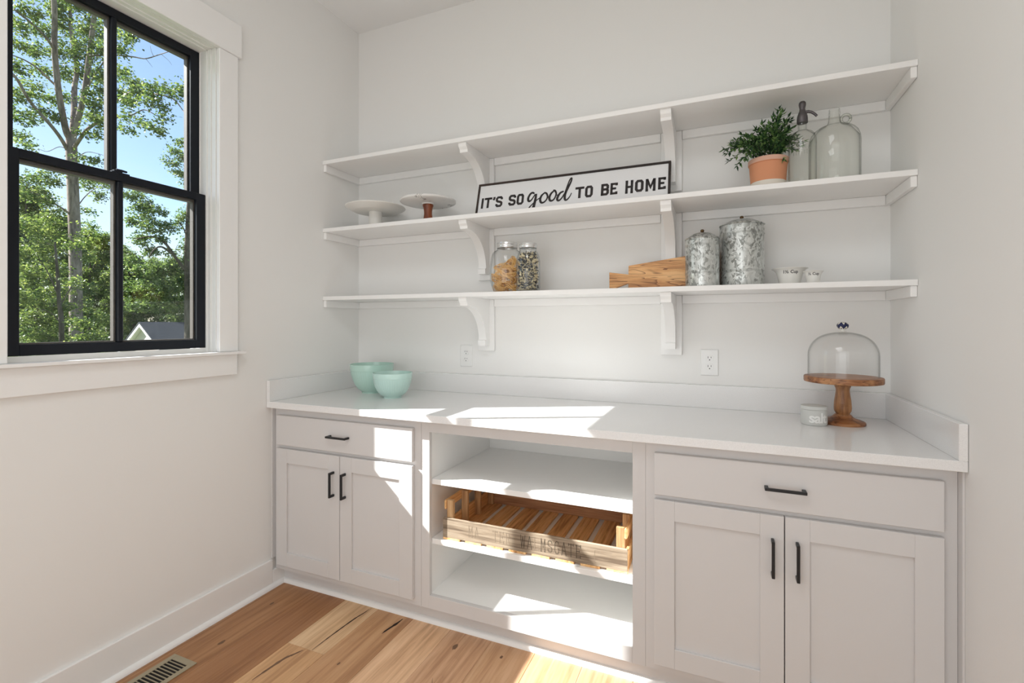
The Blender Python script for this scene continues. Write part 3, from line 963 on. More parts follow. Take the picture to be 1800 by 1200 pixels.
script = {
 'g': [([(0.3165, 0.1169), (0.3068, 0.1233), (0.2954, 0.1178), (0.2866, 0.1), (0.2868, 0.0844), (0.2943, 0.0779), (0.3052, 0.086), (0.3149, 0.103), (0.321, 0.1132)], (0.0065, 0.0085, 0.0095, 0.010, 0.010, 0.009, 0.006, 0.005, 0.006)),
       ([(0.3255, 0.1150), (0.3251, 0.0956), (0.3231, 0.0741), (0.3205, 0.0559), (0.3183, 0.0391)], (0.009, 0.0105, 0.0115, 0.0125, 0.0135)),
       ([(0.2931, 0.0378), (0.3022, 0.051), (0.3184, 0.0678), (0.3348, 0.0821), (0.3510, 0.0930)], (0.0065, 0.0052, 0.0045, 0.0042, 0.004))],
 'o': [([(0.3699, 0.1159), (0.3551, 0.1015), (0.3496, 0.082), (0.3556, 0.065), (0.369, 0.0635), (0.3823, 0.0768), (0.3865, 0.0948), (0.3792, 0.111), (0.3674, 0.1174)], (0.006, 0.009, 0.010, 0.0095, 0.0075, 0.0062, 0.0072, 0.008, 0.006)),
       ([(0.3850, 0.0900), (0.3942, 0.0892), (0.4018, 0.0936)], (0.004, 0.004, 0.004))],
 'oo': [([(0.419, 0.1217), (0.4042, 0.1081), (0.3965, 0.0875), (0.4019, 0.07), (0.4149, 0.0695), (0.4253, 0.0827), (0.4298, 0.1035), (0.4225, 0.1207), (0.4124, 0.1238)], (0.006, 0.009, 0.010, 0.0095, 0.0075, 0.0062, 0.0072, 0.008, 0.006)),
        ([(0.4285, 0.0974), (0.4356, 0.0950), (0.4425, 0.099)], (0.004, 0.004, 0.004))],
 'd': [([(0.4671, 0.1123), (0.4506, 0.1051), (0.4394, 0.0856), (0.4378, 0.0706), (0.4468, 0.065), (0.46, 0.0772), (0.4718, 0.0995)], (0.007, 0.009, 0.010, 0.0095, 0.008, 0.006, 0.005)),
       ([(0.4708, 0.0911), (0.479, 0.1236), (0.4901, 0.1621), (0.4979, 0.1783), (0.5025, 0.1759), (0.4989, 0.1579), (0.4871, 0.1288), (0.4776, 0.1055), (0.4742, 0.0847), (0.4774, 0.0661), (0.487, 0.0651), (0.4993, 0.0803), (0.5069, 0.099)],
        (0.0045, 0.005, 0.0055, 0.006, 0.0065, 0.0075, 0.0095, 0.0105, 0.0105, 0.009, 0.0065, 0.0045, 0.0035))],
}
for nm, strokes in script.items():
    mb = MB()
    for pts, ws in strokes:
        sm = smoothpath([(p[0], p[1], w) for p, w in zip(pts, ws)], 6)
        mb.ribbon([(p[0], p[1]) for p in sm], [p[2] * 1.12 + 0.0006 for p in sm], lambda u, v: sgp(u, v, -0.0042))
    obj('letter', mb, M['letter'], sign)

# ------------------------------------------------------------------ things on the shelves and the counter
Z1, Z2, Z3, ZC = 2.1989, 1.8226, 1.4442, 0.914

def thing_lathe(parent, name, prof, mat, n=56, smooth=35, rf=None):
    return obj(name, MB().lathe(prof, n, (0, 0, 0), rf), mat, parent, local=True, smooth=smooth)

# cake stands on the middle shelf
t = empty('cake_stand', (0.264, -0.169, Z2), 'plain white ceramic cake stand left of the marble one', 'cake stand')
thing_lathe(t, 'pedestal', [(0, 0), (0.058, 0), (0.0585, 0.004), (0.045, 0.009), (0.038, 0.018), (0.0365, 0.03), (0.0360, 0.0945), (0, 0.0945)], M['ceramic'])
thing_lathe(t, 'plate', [(0, 0.0935), (0.116, 0.0935), (0.121, 0.0955), (0.158, 0.1135), (0.1625, 0.1165), (0.1635, 0.1195), (0.1620, 0.1215), (0.157, 0.1215), (0.125, 0.1045), (0, 0.1045)], M['ceramic'], 80)
t = empty('cake_stand', (0.602, -0.160, Z2), 'white marble cake stand on a turned red-brown wooden stem', 'cake stand')
thing_lathe(t, 'stem', [(0, 0), (0.045, 0), (0.046, 0.006), (0.034, 0.012), (0.0275, 0.020), (0.0270, 0.027), (0.0245, 0.032), (0.0212, 0.055), (0.0215, 0.07), (0.0245, 0.088), (0.0275, 0.095), (0.0285, 0.101), (0.0275, 0.106), (0, 0.106)], M['cherry'], 40)
pl_ = thing_lathe(t, 'plate', [(0, 0.111), (0.13, 0.111), (0.1465, 0.1165), (0.1488, 0.121), (0.1475, 0.126), (0.142, 0.1285), (0, 0.1285)], M['marble'], 80)
thing_lathe(t, 'boss', [(0, 0.1055), (0.031, 0.1055), (0.0345, 0.1115), (0, 0.1115)], M['marble'], 40)

# pasta jars
def screw_lid(parent, r, z0, h):
    return thing_lathe(parent, 'lid', [(r * 0.9, z0), (r, z0), (r + 0.0008, z0 + 0.003), (r, z0 + 0.005), (r, z0 + h * 0.45), (r + 0.0012, z0 + h * 0.55), (r, z0 + h * 0.66), (r * 0.985, z0 + h - 0.002), (r * 0.95, z0 + h), (r * 0.86, z0 + h), (r * 0.84, z0 + h - 0.0015), (0, z0 + h - 0.0015)], M['lid'], 56)
t = empty('pasta_jar', (1.054, -0.140, Z3), 'wide glass jar of golden tagliatelle nests with silver lid', 'jar', 'lidded pasta jars')
jp = [(0.06, 0.0015), (0.068, 0.0075), (0.0775, 0.033), (0.0855, 0.0616), (0.0875, 0.10), (0.0872, 0.135), (0.082, 0.1756), (0.0747, 0.198), (0.066, 0.2085), (0.054, 0.214), (0.051, 0.221), (0.051, 0.244)]
thing_lathe(t, 'jar_glass', [(0, 0.0015)] + jp + [(0.0485, 0.244), (0.0485, 0.22), (0.064, 0.206), (0.072, 0.195), (0.0845, 0.12), (0.075, 0.034), (0.06, 0.007), (0, 0.007)], M['jarglass'], 56, 50)
screw_lid(t, 0.0525, 0.226, 0.027)
nest_spots = [(-0.030, -0.030, 0.030, 0.2), (0.036, -0.022, 0.030, -0.5), (0.0, 0.040, 0.028, 0.4), (-0.042, 0.012, 0.062, 0.9), (0.022, -0.040, 0.066, -0.25), (0.040, 0.024, 0.074, 0.5),
              (-0.020, -0.036, 0.090, 0.3), (-0.024, 0.034, 0.106, -0.4), (0.036, -0.012, 0.114, 0.35), (-0.004, 0.006, 0.128, -0.3), (0.026, -0.020, 0.148, 0.2),
              (0.0, -0.045, 0.040, 0.1), (-0.045, -0.03, 0.075, 0.6), (0.045, 0.0, 0.050, -0.3), (0.01, -0.04, 0.105, 0.5), (-0.03, -0.02, 0.125, -0.2), (0.035, 0.01, 0.140, 0.4), (0.02, 0.03, 0.165, 0.0), (0.04, -0.03, 0.092, -0.6), (-0.045, 0.02, 0.035, 0.3)]
for (nx, ny, nz_, tilt) in nest_spots:
    mb = MB()
    ax = Matrix.Rotation(tilt + random.uniform(0.35, 1.2) * (1 if random.random() < 0.5 else -1), 3, 'X') @ Matrix.Rotation(random.uniform(-0.5, 0.5), 3, 'Y')
    for k in range(9):
        rr = random.uniform(0.014, 0.034)
        ph = random.uniform(0, 6.28)
        tl = Matrix.Rotation(random.uniform(-0.3, 0.3), 3, 'X') @ Matrix.Rotation(random.uniform(-0.3, 0.3), 3, 'Y')
        off = Vector((random.uniform(-0.004, 0.004), random.uniform(-0.004, 0.004), random.uniform(-0.010, 0.010)))
        pts = []
        for i in range(19):
            a = ph + i / 18 * 5.6
            p = ax @ (tl @ Vector((rr * math.cos(a), rr * 0.85 * math.sin(a), 0.003 * math.sin(2 * a))) + off)
            q = Vector((nx, ny, nz_)) + p
            rmax = 0.079 if q.z < 0.15 else 0.070
            rmax = min(rmax, 0.064 + max(q.z, 0.0) * 0.42)
            rxy = math.hypot(q.x, q.y)
            if rxy > rmax:
                q.x *= rmax / rxy
                q.y *= rmax / rxy
            q.z = max(0.011, q.z)
            pts.append(q)
        mb.tube(pts, 0.0017, 5)
    obj('pasta_nest', mb, M['pasta'], t, local=True, smooth=60)

t = empty('pasta_jar', (1.190, -0.200, Z3), 'slim glass jar of black and cream pasta with silver lid', 'jar', 'lidded pasta jars')
jp = [(0.052, 0.0015), (0.056, 0.006), (0.0578, 0.016), (0.0578, 0.148), (0.0545, 0.168), (0.0475, 0.184), (0.0425, 0.194), (0.0412, 0.199), (0.0412, 0.224)]
thing_lathe(t, 'jar_glass', [(0, 0.0015)] + jp + [(0.039, 0.224), (0.039, 0.198), (0.045, 0.183), (0.0552, 0.147), (0.0552, 0.016), (0.05, 0.007), (0, 0.007)], M['jarglass'], 56, 50)
screw_lid(t, 0.0430, 0.2095, 0.0225)
for nm, mt, cnt, sd in (('black_pasta', M['pasta_black'], 330, 3), ('cream_pasta', M['pasta_cream'], 300, 4)):
    R_ = random.Random(sd)
    mb = MB()
    for i in range(cnt):
        z = R_.uniform(0.012, 0.186)
        rm = 0.0475 if z < 0.15 else 0.0475 - (z - 0.15) * 0.36
        r = rm * (R_.random() ** 0.35)
        a = R_.uniform(0, 6.283)
        c = Vector((r * math.cos(a), r * math.sin(a), z))
        q = Matrix.Rotation(R_.uniform(0, 6.28), 3, 'X') @ Matrix.Rotation(R_.uniform(0, 6.28), 3, 'Z')
        if R_.random() < 0.5:
            hw, hl, be = R_.uniform(0.004, 0.006), R_.uniform(0.005, 0.008), 0.002
        else:
            hw, hl, be = R_.uniform(0.0014, 0.0024), R_.uniform(0.008, 0.012), 0.004
        vs = [(-hl, -hw, be), (-hl, hw, be), (0, hw * 0.7, 0), (0, -hw * 0.7, 0), (hl, -hw, be), (hl, hw, be)]
        th = 0.0009
        top = [c + q @ Vector((x, y, zz + th)) for x, y, zz in vs]
        bot = [c + q @ Vector((x, y, zz - th)) for x, y, zz in vs]
        P = []
        for p in top + bot:
            rr = math.hypot(p.x, p.y)
            lim = 0.0525 if p.z < 0.15 else 0.0525 - (p.z - 0.15) * 0.34
            if rr > lim:
                p.x *= lim / rr
                p.y *= lim / rr
            p.z = min(max(p.z, 0.009), 0.197)
            P.append(p)
        mb.add(P, [(0, 3, 2, 1), (3, 4, 5, 2), (6, 7, 8, 9), (9, 8, 11, 10), (0, 1, 7, 6), (4, 10, 11, 5), (0, 6, 9, 3), (3, 9, 10, 4), (1, 2, 8, 7), (2, 5, 11, 8)])
    setp(obj(nm, mb, mt, t, local=True), kind='stuff')

# cutting board leaning behind the small canister
t = empty('cutting_board', (1.80, -0.118, Z3), 'olive-wood board with flared handle lying on its side behind the small canister', 'cutting board')
bp_ = [(1.5645, 0.001), (1.5620, 0.086), (1.650, 0.0725), (1.650, 0.1130), (2.015, 0.1600), (2.015, 0.0005), (1.651, 0.0005), (1.650, 0.0315)]
lean = 0.10
obj('board', MB().prism(bp_, lambda p, q, w: (p, -0.127 + q * lean + w, Z3 + q + 0.0008), 0.0, 0.018), M['olive'], t, bevel=0.0015)

# galvanised canisters
def canister(loc, r, h, rings, label):
    c = empty('canister', loc, label, 'canister', 'galvanised lidded canisters')
    pr = [(0, 0), (r * 0.985, 0), (r, 0.003)]
    for z in rings:
        for d in (-0.0045, 0.0):
            pr += [(r, z + d - 0.0017), (r + 0.0011, z + d - 0.0006), (r + 0.0011, z + d + 0.0004), (r, z + d + 0.0014)]
    pr += [(r, h - 0.0065), (r - 0.0022, h - 0.0055), (r - 0.0022, h - 0.003), (0, h - 0.003)]
    thing_lathe(c, 'body', pr, M['galv'], 72, 28)
    ld = thing_lathe(c, 'lid', [(0, h - 0.0028), (r + 0.0012, h - 0.0028), (r + 0.0026, h - 0.0008), (r + 0.0012, h + 0.0012), (r - 0.003, h + 0.0022), (r * 0.80, h + 0.009), (r * 0.55, h + 0.0195), (r * 0.42, h + 0.0225), (r * 0.14, h + 0.0235), (0, h + 0.0235)], M['galv'], 72, 28)
    thing_lathe(ld, 'knob', [(0, h + 0.023), (0.004, h + 0.0235), (0.0038, h + 0.0262), (0.0062, h + 0.0285), (0.0078, h + 0.0325), (0.0068, h + 0.0370), (0.0038, h + 0.0395), (0, h + 0.0402)], M['brass'], 24)
canister((1.967, -0.200, Z3), 0.0667, 0.2010, (0.060, 0.174), 'smaller galvanised canister with ball-knob lid, beside the cutting board')
canister((2.118, -0.140, Z3), 0.0843, 0.2560, (0.066, 0.220), 'taller galvanised canister with ball-knob lid, beside the measuring cups')

# measuring cups
def cup(loc, k, label, body, size, hz, ang, bold):
    c = empty('measuring_cup', loc, label, 'measuring cup', 'white measuring cups')
    out = [(0.036, 0), (0.0378, 0.002), (0.0385, 0.0135), (0.0411, 0.0228), (0.0448, 0.039), (0.0484, 0.052), (0.0556, 0.0617), (0.0641, 0.0665), (0.0645, 0.068)]
    inn = [(0.0625, 0.0685), (0.0545, 0.064), (0.0462, 0.053), (0.0425, 0.039), (0.037, 0.012), (0.033, 0.0045), (0, 0.004)]
    kz = k[1]
    kr = k[0]
    pr = [(0, 0)] + [(r * kr, z * kz) for r, z in out + inn]
    b = thing_lathe(c, 'cup_body', pr, M['ceramic'], 56, 40)
    me = text_mesh(body, size, bold)
    tocam = math.atan2(CAM.y - loc[1], CAM.x - loc[0])
    for v in me.vertices:
        z = hz + v.co.y
        zz = z / kz
        r = kr * float(np.interp(zz, [p[1] for p in out], [p[0] for p in out])) + 0.0004
        a = tocam + ang + v.co.x / r
        v.co = (r * math.cos(a), r * math.sin(a), z)
    me.materials.clear()
    me.materials.append(M['letter_grey'])
    link('lettering', me, b, True)
cup((2.291, -0.150, Z3), (1.0, 1.0), 'larger white measuring cup marked "1\u00bd Cup" beside the tall canister', '1\u00bd Cup', 0.0165, 0.0462, 0.06, 0.0004)
cup((2.364, -0.202, Z3), (0.548, 0.735), 'smaller white measuring cup marked "\u00bd Cup"', '\u00bd Cup', 0.0135, 0.0335, 0.05, 0.0003)

# potted plant
t = empty('potted_plant', (2.213, -0.165, Z2), 'leafy green plant in a terracotta pot on the middle shelf', 'plant')
thing_lathe(t, 'pot', [(0, 0.0), (0.060, 0.0), (0.0612, 0.002), (0.0645, 0.046), (0.0692, 0.108), (0.0716, 0.1085), (0.0722, 0.112), (0.0722, 0.127), (0.069, 0.1285), (0.0655, 0.1275), (0.064, 0.105), (0, 0.105)], M['terracotta'], 56)
thing_lathe(t, 'pot_rim', [(0.0724, 0.1105), (0.0729, 0.1125), (0.0729, 0.127), (0.070, 0.1292), (0.066, 0.1290), (0.0652, 0.127)], M['terra_rim'], 56)
thing_lathe(t, 'pot_base', [(0.0602, 0.0003), (0.0616, 0.0015), (0.0640, 0.035), (0.0636, 0.0362)], M['chalk'], 56)
thing_lathe(t, 'soil', [(0, 0.116), (0.0645, 0.1155)], M['soil'], 32)
R_ = random.Random(21)
stems, leaves = MB(), MB()
tips = [(-0.165, -0.03, 0.060), (-0.150, 0.03, 0.085), (-0.155, -0.05, 0.040), (-0.125, -0.06, 0.085), (-0.120, 0.05, 0.105), (-0.130, 0.0, 0.090), (-0.095, -0.03, 0.112), (-0.075, -0.07, 0.085), (-0.10, -0.08, 0.055),
        (-0.060, 0.03, 0.125), (-0.045, -0.05, 0.120), (-0.02, -0.01, 0.155), (-0.025, 0.06, 0.120), (-0.01, -0.08, 0.105), (0.015, -0.03, 0.165), (0.02, 0.04, 0.150), (0.04, 0.0, 0.205), (0.03, -0.06, 0.125), (0.05, -0.02, 0.180),
        (0.062, 0.03, 0.165), (0.055, 0.06, 0.130), (0.075, -0.015, 0.150), (0.075, 0.05, 0.110), (0.088, 0.03, 0.135), (0.092, 0.055, 0.085), (0.070, -0.02, 0.110), (0.07, 0.075, 0.09), (0.10, 0.04, 0.105), (0.06, -0.06, 0.09),
        (0.0, 0.08, 0.10), (-0.05, 0.08, 0.09), (-0.09, 0.07, 0.08), (-0.03, -0.09, 0.07), (0.03, -0.09, 0.065), (0.06, -0.075, 0.06), (-0.115, -0.055, -0.015), (-0.085, -0.075, 0.005), (0.056, -0.038, 0.03), (0.050, -0.058, -0.012),
        (-0.14, 0.02, 0.03), (-0.07, -0.09, 0.04), (0.0, -0.05, 0.13), (0.03, 0.02, 0.17), (-0.05, 0.0, 0.10), (0.045, 0.03, 0.19), (-0.08, 0.02, 0.10), (0.07, 0.01, 0.17), (-0.105, -0.02, 0.07), (-0.02, -0.06, 0.09), (0.02, -0.075, 0.10), (0.132, 0.058, 0.085), (0.122, 0.064, 0.070), (0.112, 0.070, 0.100), (0.105, 0.075, 0.06)]
def leaf_quad(mb, p, d, up, L, w):
    s = d.cross(up)
    s = s.normalized() if s.length > 1e-5 else d.orthogonal().normalized()
    n_ = s.cross(d).normalized()
    a, b, c = p, p + d * L * 0.42, p + d * L
    c = c - n_ * L * 0.12
    mb.add([a, b + s * w - n_ * w * 0.4, c, b - s * w - n_ * w * 0.4, b + n_ * w * 0.15], [(0, 1, 4), (1, 2, 4), (2, 3, 4), (3, 0, 4)])
for tip in tips:
    base = Vector((tip[0] * 0.16 + R_.uniform(-0.012, 0.012), tip[1] * 0.16 + R_.uniform(-0.012, 0.012), 0.117))
    end = Vector((tip[0], tip[1], 0.122 + tip[2]))
    mid = base.lerp(end, 0.5) + Vector((0, 0, 0.022 + 0.15 * abs(tip[0])))
    path = [Vector(q) for q in smoothpath([tuple(base), tuple(mid), tuple(end)], 9)]
    stems.tube(path, [0.0013 - 0.0009 * i / (len(path) - 1) for i in range(len(path))], 5)
    for i in range(4, len(path)):
        d0 = (path[i] - path[i - 1]).normalized()
        for k in range(2):
            side = Vector((R_.uniform(-1, 1), R_.uniform(-1, 1), R_.uniform(-0.6, 0.9))).normalized()
            d = (d0 * 0.75 + side * 0.8).normalized()
            leaf_quad(leaves, path[i], d, Vector((R_.uniform(-0.4, 0.4), R_.uniform(-0.4, 0.4), 1)), R_.uniform(0.016, 0.026), R_.uniform(0.0034, 0.0056))
    leaf_quad(leaves, path[-1], d0, Vector((R_.uniform(-0.5, 0.5), R_.uniform(-0.5, 0.5), 1)), R_.uniform(0.020, 0.027), R_.uniform(0.004, 0.0056))
setp(obj('stems', stems, M['stem'], t, local=True), kind='stuff')
setp(obj('foliage', leaves, M['sprig'], t, local=True), kind='stuff')

# glass siphon with a metal head
CR = Vector((0.985, -0.17, 0))                           # across the line of sight there
t = empty('soda_siphon', (2.328, -0.200, Z2), 'clear glass siphon bottle with dark metal spout head, right of the plant', 'bottle')
thing_lathe(t, 'bottle_glass', [(0, 0.0015), (0.044, 0.0015), (0.0462, 0.005), (0.0475, 0.03), (0.0483, 0.08), (0.0483, 0.165), (0.0470, 0.182), (0.0425, 0.197), (0.034, 0.207), (0.024, 0.2125), (0.0165, 0.216), (0.0150, 0.221), (0.0150, 0.249),
                                (0.0125, 0.249), (0.0125, 0.22), (0.024, 0.2095), (0.041, 0.195), (0.0455, 0.165), (0.0455, 0.012), (0.040, 0.008), (0, 0.008)], M['oldglass'], 56, 50)
hd = MB().lathe([(0, 0.2455), (0.0185, 0.2455), (0.0190, 0.249), (0.0186, 0.262), (0.0176, 0.272), (0.0138, 0.284), (0.0108, 0.292), (0.0096, 0.301), (0.0112, 0.309), (0.0126, 0.3165), (0.0118, 0.324), (0.0085, 0.3285), (0, 0.330)], 32)
sp_ = [CR * a + Vector((0, 0, h)) for a, h in ((0.006, 0.2855), (0.020, 0.2865), (0.031, 0.2815), (0.041, 0.272), (0.0475, 0.263))]
hd.tube(sp_, [0.0062, 0.0056, 0.0050, 0.0047, 0.0045], 12)
obj('head', hd, M['pewter'], t, local=True, smooth=45)
# raised lettering band too worn to read: a row of short raised bars
mb = MB()
tocam = math.atan2(CAM.y + 0.2, CAM.x - 2.328)
for i, q in enumerate((0.9, 1.0, 0.7, 1.0, 0.85, 1.0, 0.75)):
    a = tocam - 0.62 + i * 0.19
    for dz in (0.0,):
        p = [(0.0483 * math.cos(a + e), 0.0483 * math.sin(a + e)) for e in (-0.02, 0.02)]
        z0, z1 = 0.112, 0.112 + 0.018 * q
        o_ = 1.018
        mb.add([(p[0][0], p[0][1], z0), (p[1][0], p[1][1], z0), (p[1][0], p[1][1], z1), (p[0][0], p[0][1], z1),
                (p[0][0] * o_, p[0][1] * o_, z0 + 0.001), (p[1][0] * o_, p[1][1] * o_, z0 + 0.001), (p[1][0] * o_, p[1][1] * o_, z1 - 0.001), (p[0][0] * o_, p[0][1] * o_, z1 - 0.001)],
               [(4, 5, 6, 7), (0, 1, 5, 4), (1, 2, 6, 5), (2, 3, 7, 6), (3, 0, 4, 7)])
obj('embossing', mb, M['thickglass'], t, local=True)

# glass jug with a ring handle
t = empty('glass_jug', (2.446, -0.130, Z2), 'greenish glass jug with small ring handle at its neck', 'jug')
thing_lathe(t, 'jug_glass', [(0, 0.0015), (0.081, 0.0015), (0.0850, 0.006), (0.0865, 0.02), (0.0865, 0.176), (0.0850, 0.192), (0.0790, 0.2105), (0.0690, 0.2235), (0.056, 0.2335), (0.042, 0.239), (0.030, 0.2425), (0.0243, 0.249), (0.0212, 0.2585), (0.0192, 0.272),
                             (0.0185, 0.287), (0.0200, 0.2885), (0.0200, 0.2915), (0.0183, 0.2935), (0.0190, 0.296), (0.0183, 0.2985), (0.0187, 0.3045), (0.0178, 0.307), (0.0160, 0.307), (0.0160, 0.285), (0.0218, 0.2505), (0.055, 0.2300), (0.0825, 0.19), (0.0835, 0.02), (0.078, 0.008), (0, 0.008)], M['oldglass'], 64, 50)
mb = MB()
ring = []
for i in range(25):
    a = 2 * PI * i / 24
    ring.append(CR * (0.0370 + 0.0150 * math.cos(a)) + Vector((0, 0, 0.2615 + 0.0170 * math.sin(a))))
mb.tube(ring, 0.0052, 10)
obj('ring_handle', mb, M['thickglass'], t, local=True, smooth=60)

# mint bowls on the counter
def bowl(loc, prof, hrib, inner, mat, label, nrib):
    c = empty('mixing_bowl', loc, label, 'bowl', 'ribbed mint mixing bowls')
    def rf(r, z, th):
        if hrib[0] < z < hrib[1] and r > 0.03:
            return r + 0.0011 * max(0.0, math.cos(nrib * th)) ** 2
        return r
    b = obj('bowl_body', MB().lathe([(0, 0.001)] + prof, nrib * 4, (0, 0, 0), rf), mat, c, local=True, smooth=40)
    obj('bowl_lining', MB().lathe(inner, 72), mat, b, local=True, smooth=40)
    return c
def bprof(R, h, b):
    out = [(b * 0.9, 0.001), (b, 0.0), (b, 0.006)]
    for f, q in ((0.16, 0.34), (0.30, 0.56), (0.45, 0.72), (0.60, 0.835), (0.72, 0.90), (0.775, 0.925)):
        out.append((b + (R - b) * q, h * f))
    out += [(b + (R - b) * 0.945, h * 0.78), (b + (R - b) * 0.955, h * 0.80), (R * 0.985, h * 0.985), (R, h * 0.99), (R, h), (R - 0.004, h)]
    inn = [(R - 0.004, h), (R * 0.93, h * 0.80), (b + (R - b) * 0.66, h * 0.46), (b + (R - b) * 0.28, h * 0.18), (b * 0.7, 0.012), (0, 0.010)]
    return out, inn
o_, i_ = bprof(0.1195, 0.158, 0.0545)
bowl((0.262, -0.197, ZC), o_, (0.012, 0.158 * 0.76), i_, M['mint'], 'larger ribbed mint bowl, standing behind the smaller one', 54)
o_, i_ = bprof(0.1018, 0.128, 0.0458)
bowl((0.482, -0.307, ZC), o_, (0.012, 0.128 * 0.76), i_, M['mint2'], 'smaller ribbed mint bowl, standing in front of the larger one', 48)

# wooden pedestal with its glass dome
DX, DY = 2.4625, -0.186
t = empty('cake_pedestal', (DX, DY, ZC), 'turned wooden cake pedestal in the right corner of the counter', 'cake stand')
thing_lathe(t, 'foot', [(0, 0), (0.0715, 0), (0.0728, 0.002), (0.0728, 0.0085), (0.070, 0.0115), (0.058, 0.0165), (0.042, 0.021), (0.0335, 0.0265), (0.0300, 0.0310), (0.0285, 0.0325), (0, 0.0325)], M['acacia'], 64)
thing_lathe(t, 'stem', [(0, 0.032), (0.0275, 0.032), (0.0270, 0.0345), (0.0225, 0.0375), (0.0235, 0.041), (0.0278, 0.049), (0.0290, 0.060), (0.0288, 0.068), (0.0280, 0.0690), (0.0286, 0.0700), (0.0284, 0.0735), (0.0276, 0.0745), (0.0282, 0.0755), (0.0272, 0.088), (0.0242, 0.108), (0.0222, 0.124), (0.0228, 0.133),
                        (0.0262, 0.141), (0.0270, 0.1445), (0.0250, 0.1490), (0.0238, 0.1560), (0, 0.1560)], M['acacia_v'], 40, 28)
thing_lathe(t, 'plate', [(0, 0.1555), (0.118, 0.1555), (0.1262, 0.1575), (0.1276, 0.161), (0.1276, 0.1755), (0.1260, 0.1785), (0.1200, 0.1790), (0, 0.1790)], M['acacia'], 80)
t = empty('cake_dome', (DX, DY, ZC + 0.1795), 'clear glass cake dome with navy patterned knob, on the wooden pedestal', 'cake dome')
dp = [(0.1139, 0.0), (0.1145, 0.003), (0.1139, 0.006), (0.1139, 0.080), (0.1122, 0.095), (0.1075, 0.110), (0.0990, 0.1260), (0.0880, 0.1390), (0.0740, 0.1500), (0.0560, 0.1585), (0.0360, 0.1638), (0.0190, 0.1660), (0.0, 0.1665)]
inn = [(0.0, 0.1640), (0.035, 0.1614), (0.073, 0.1476), (0.0968, 0.1242), (0.1098, 0.0945), (0.1115, 0.080), (0.1115, 0.0)]
dp = dp[:3] + smoothpath(dp[3:], 5)
inn = smoothpath(inn[:-1], 5) + inn[-1:]
thing_lathe(t, 'dome_glass', dp + inn, M['domeglass'], 80, 60)
kb = thing_lathe(t, 'knob_collar', [(0, 0.1665), (0.0135, 0.1668), (0.0150, 0.1690), (0.0080, 0.1720), (0.0072, 0.1790), (0, 0.1790)], M['ceramic'], 32)
kn = obj('knob', MB().lathe([(0, -0.0130), (0.0120, -0.0128), (0.0178, -0.0080), (0.0200, -0.0010), (0.0190, 0.0050), (0.0130, 0.0115), (0.0060, 0.0136), (0, 0.0140)], 12), M['knob'], kb, local=True, smooth=25)
kn.location = (0, 0, 0.1915)

# salt cellar
t = empty('salt_cellar', (2.3595, -0.2460, ZC), 'small pale cement jar lettered "salt", with a flat lid', 'jar')
b_ = thing_lathe(t, 'jar_body', [(0, 0.0), (0.038, 0.0), (0.0415, 0.0025), (0.0432, 0.0075), (0.0434, 0.02), (0.0434, 0.0575), (0, 0.0575)], M['cement'], 56)
thing_lathe(t, 'lid', [(0, 0.0578), (0.0425, 0.0578), (0.0440, 0.0590), (0.0440, 0.0690), (0.0428, 0.0712), (0, 0.0716)], M['cement'], 56)
me = text_mesh('salt', 0.0515, 0.0012, 0.0, 0.92)
tocam = math.atan2(CAM.y + 0.246, CAM.x - 2.3595)
for v in me.vertices:
    a = tocam + 0.36 + v.co.x / 0.0434
    z = 0.0135 + v.co.y
    v.co = (0.0438 * math.cos(a), 0.0438 * math.sin(a), z)
me.materials.clear()
me.materials.append(M['letter_white'])
link('lettering', me, b_, True)

# ------------------------------------------------------------------ wooden crate on the open cabinet's lower shelf
L_, D_ = 0.776, 0.447                                     # local: x along the front from the left end, y from the front backwards
cr_ = empty('wooden_crate', (0.9465, -0.5785, 0.3742), 'weathered slatted wooden crate with stencilled front, inside the open cabinet', 'crate', None, 0.008)
fb = obj('front_board', B(0, L_, 0, 0.011, 0.0095, 0.0915), M['crate_front'], cr_, local=True, bevel=0.0012)
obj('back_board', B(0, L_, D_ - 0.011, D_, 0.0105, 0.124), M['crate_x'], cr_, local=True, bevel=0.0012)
gapx = [0.084 + 0.0988 * k for k in range(7)]
edges = [0.0] + [g + d for g in gapx for d in (-0.003, 0.0225)] + [L_]
for k in range(8):
    a, b = edges[2 * k], edges[2 * k + 1]
    if b - a < 0.01:
        continue
    o = obj('bottom_slat', B(a, b, 0.0005, D_ - 0.0005, 0.0, 0.0100), M['crate'], cr_, local=True, bevel=0.001)
for s in (0, 1):
    def fx(a, b):
        return (a, b) if s == 0 else (L_ - b, L_ - a)
    xa, xb = fx(0.002, 0.012)
    obj('end_board', B(xa, xb, 0.0115, D_ - 0.0115, 0.0105, 0.0735), M['crate'], cr_, local=True, bevel=0.001)
    obj('end_rail', B(xa, xb, 0.006, D_ - 0.0115, 0.124, 0.165), M['crate'], cr_, local=True, bevel=0.004)
    for yp in (0.0125, 0.143, 0.272, 0.4175):
        xa2, xb2 = fx(0.0125, 0.042)
        obj('end_post', B(xa2, xb2, yp, yp + 0.0165, 0.0105, 0.1645), M['crate_v'], cr_, local=True, bevel=0.0012)
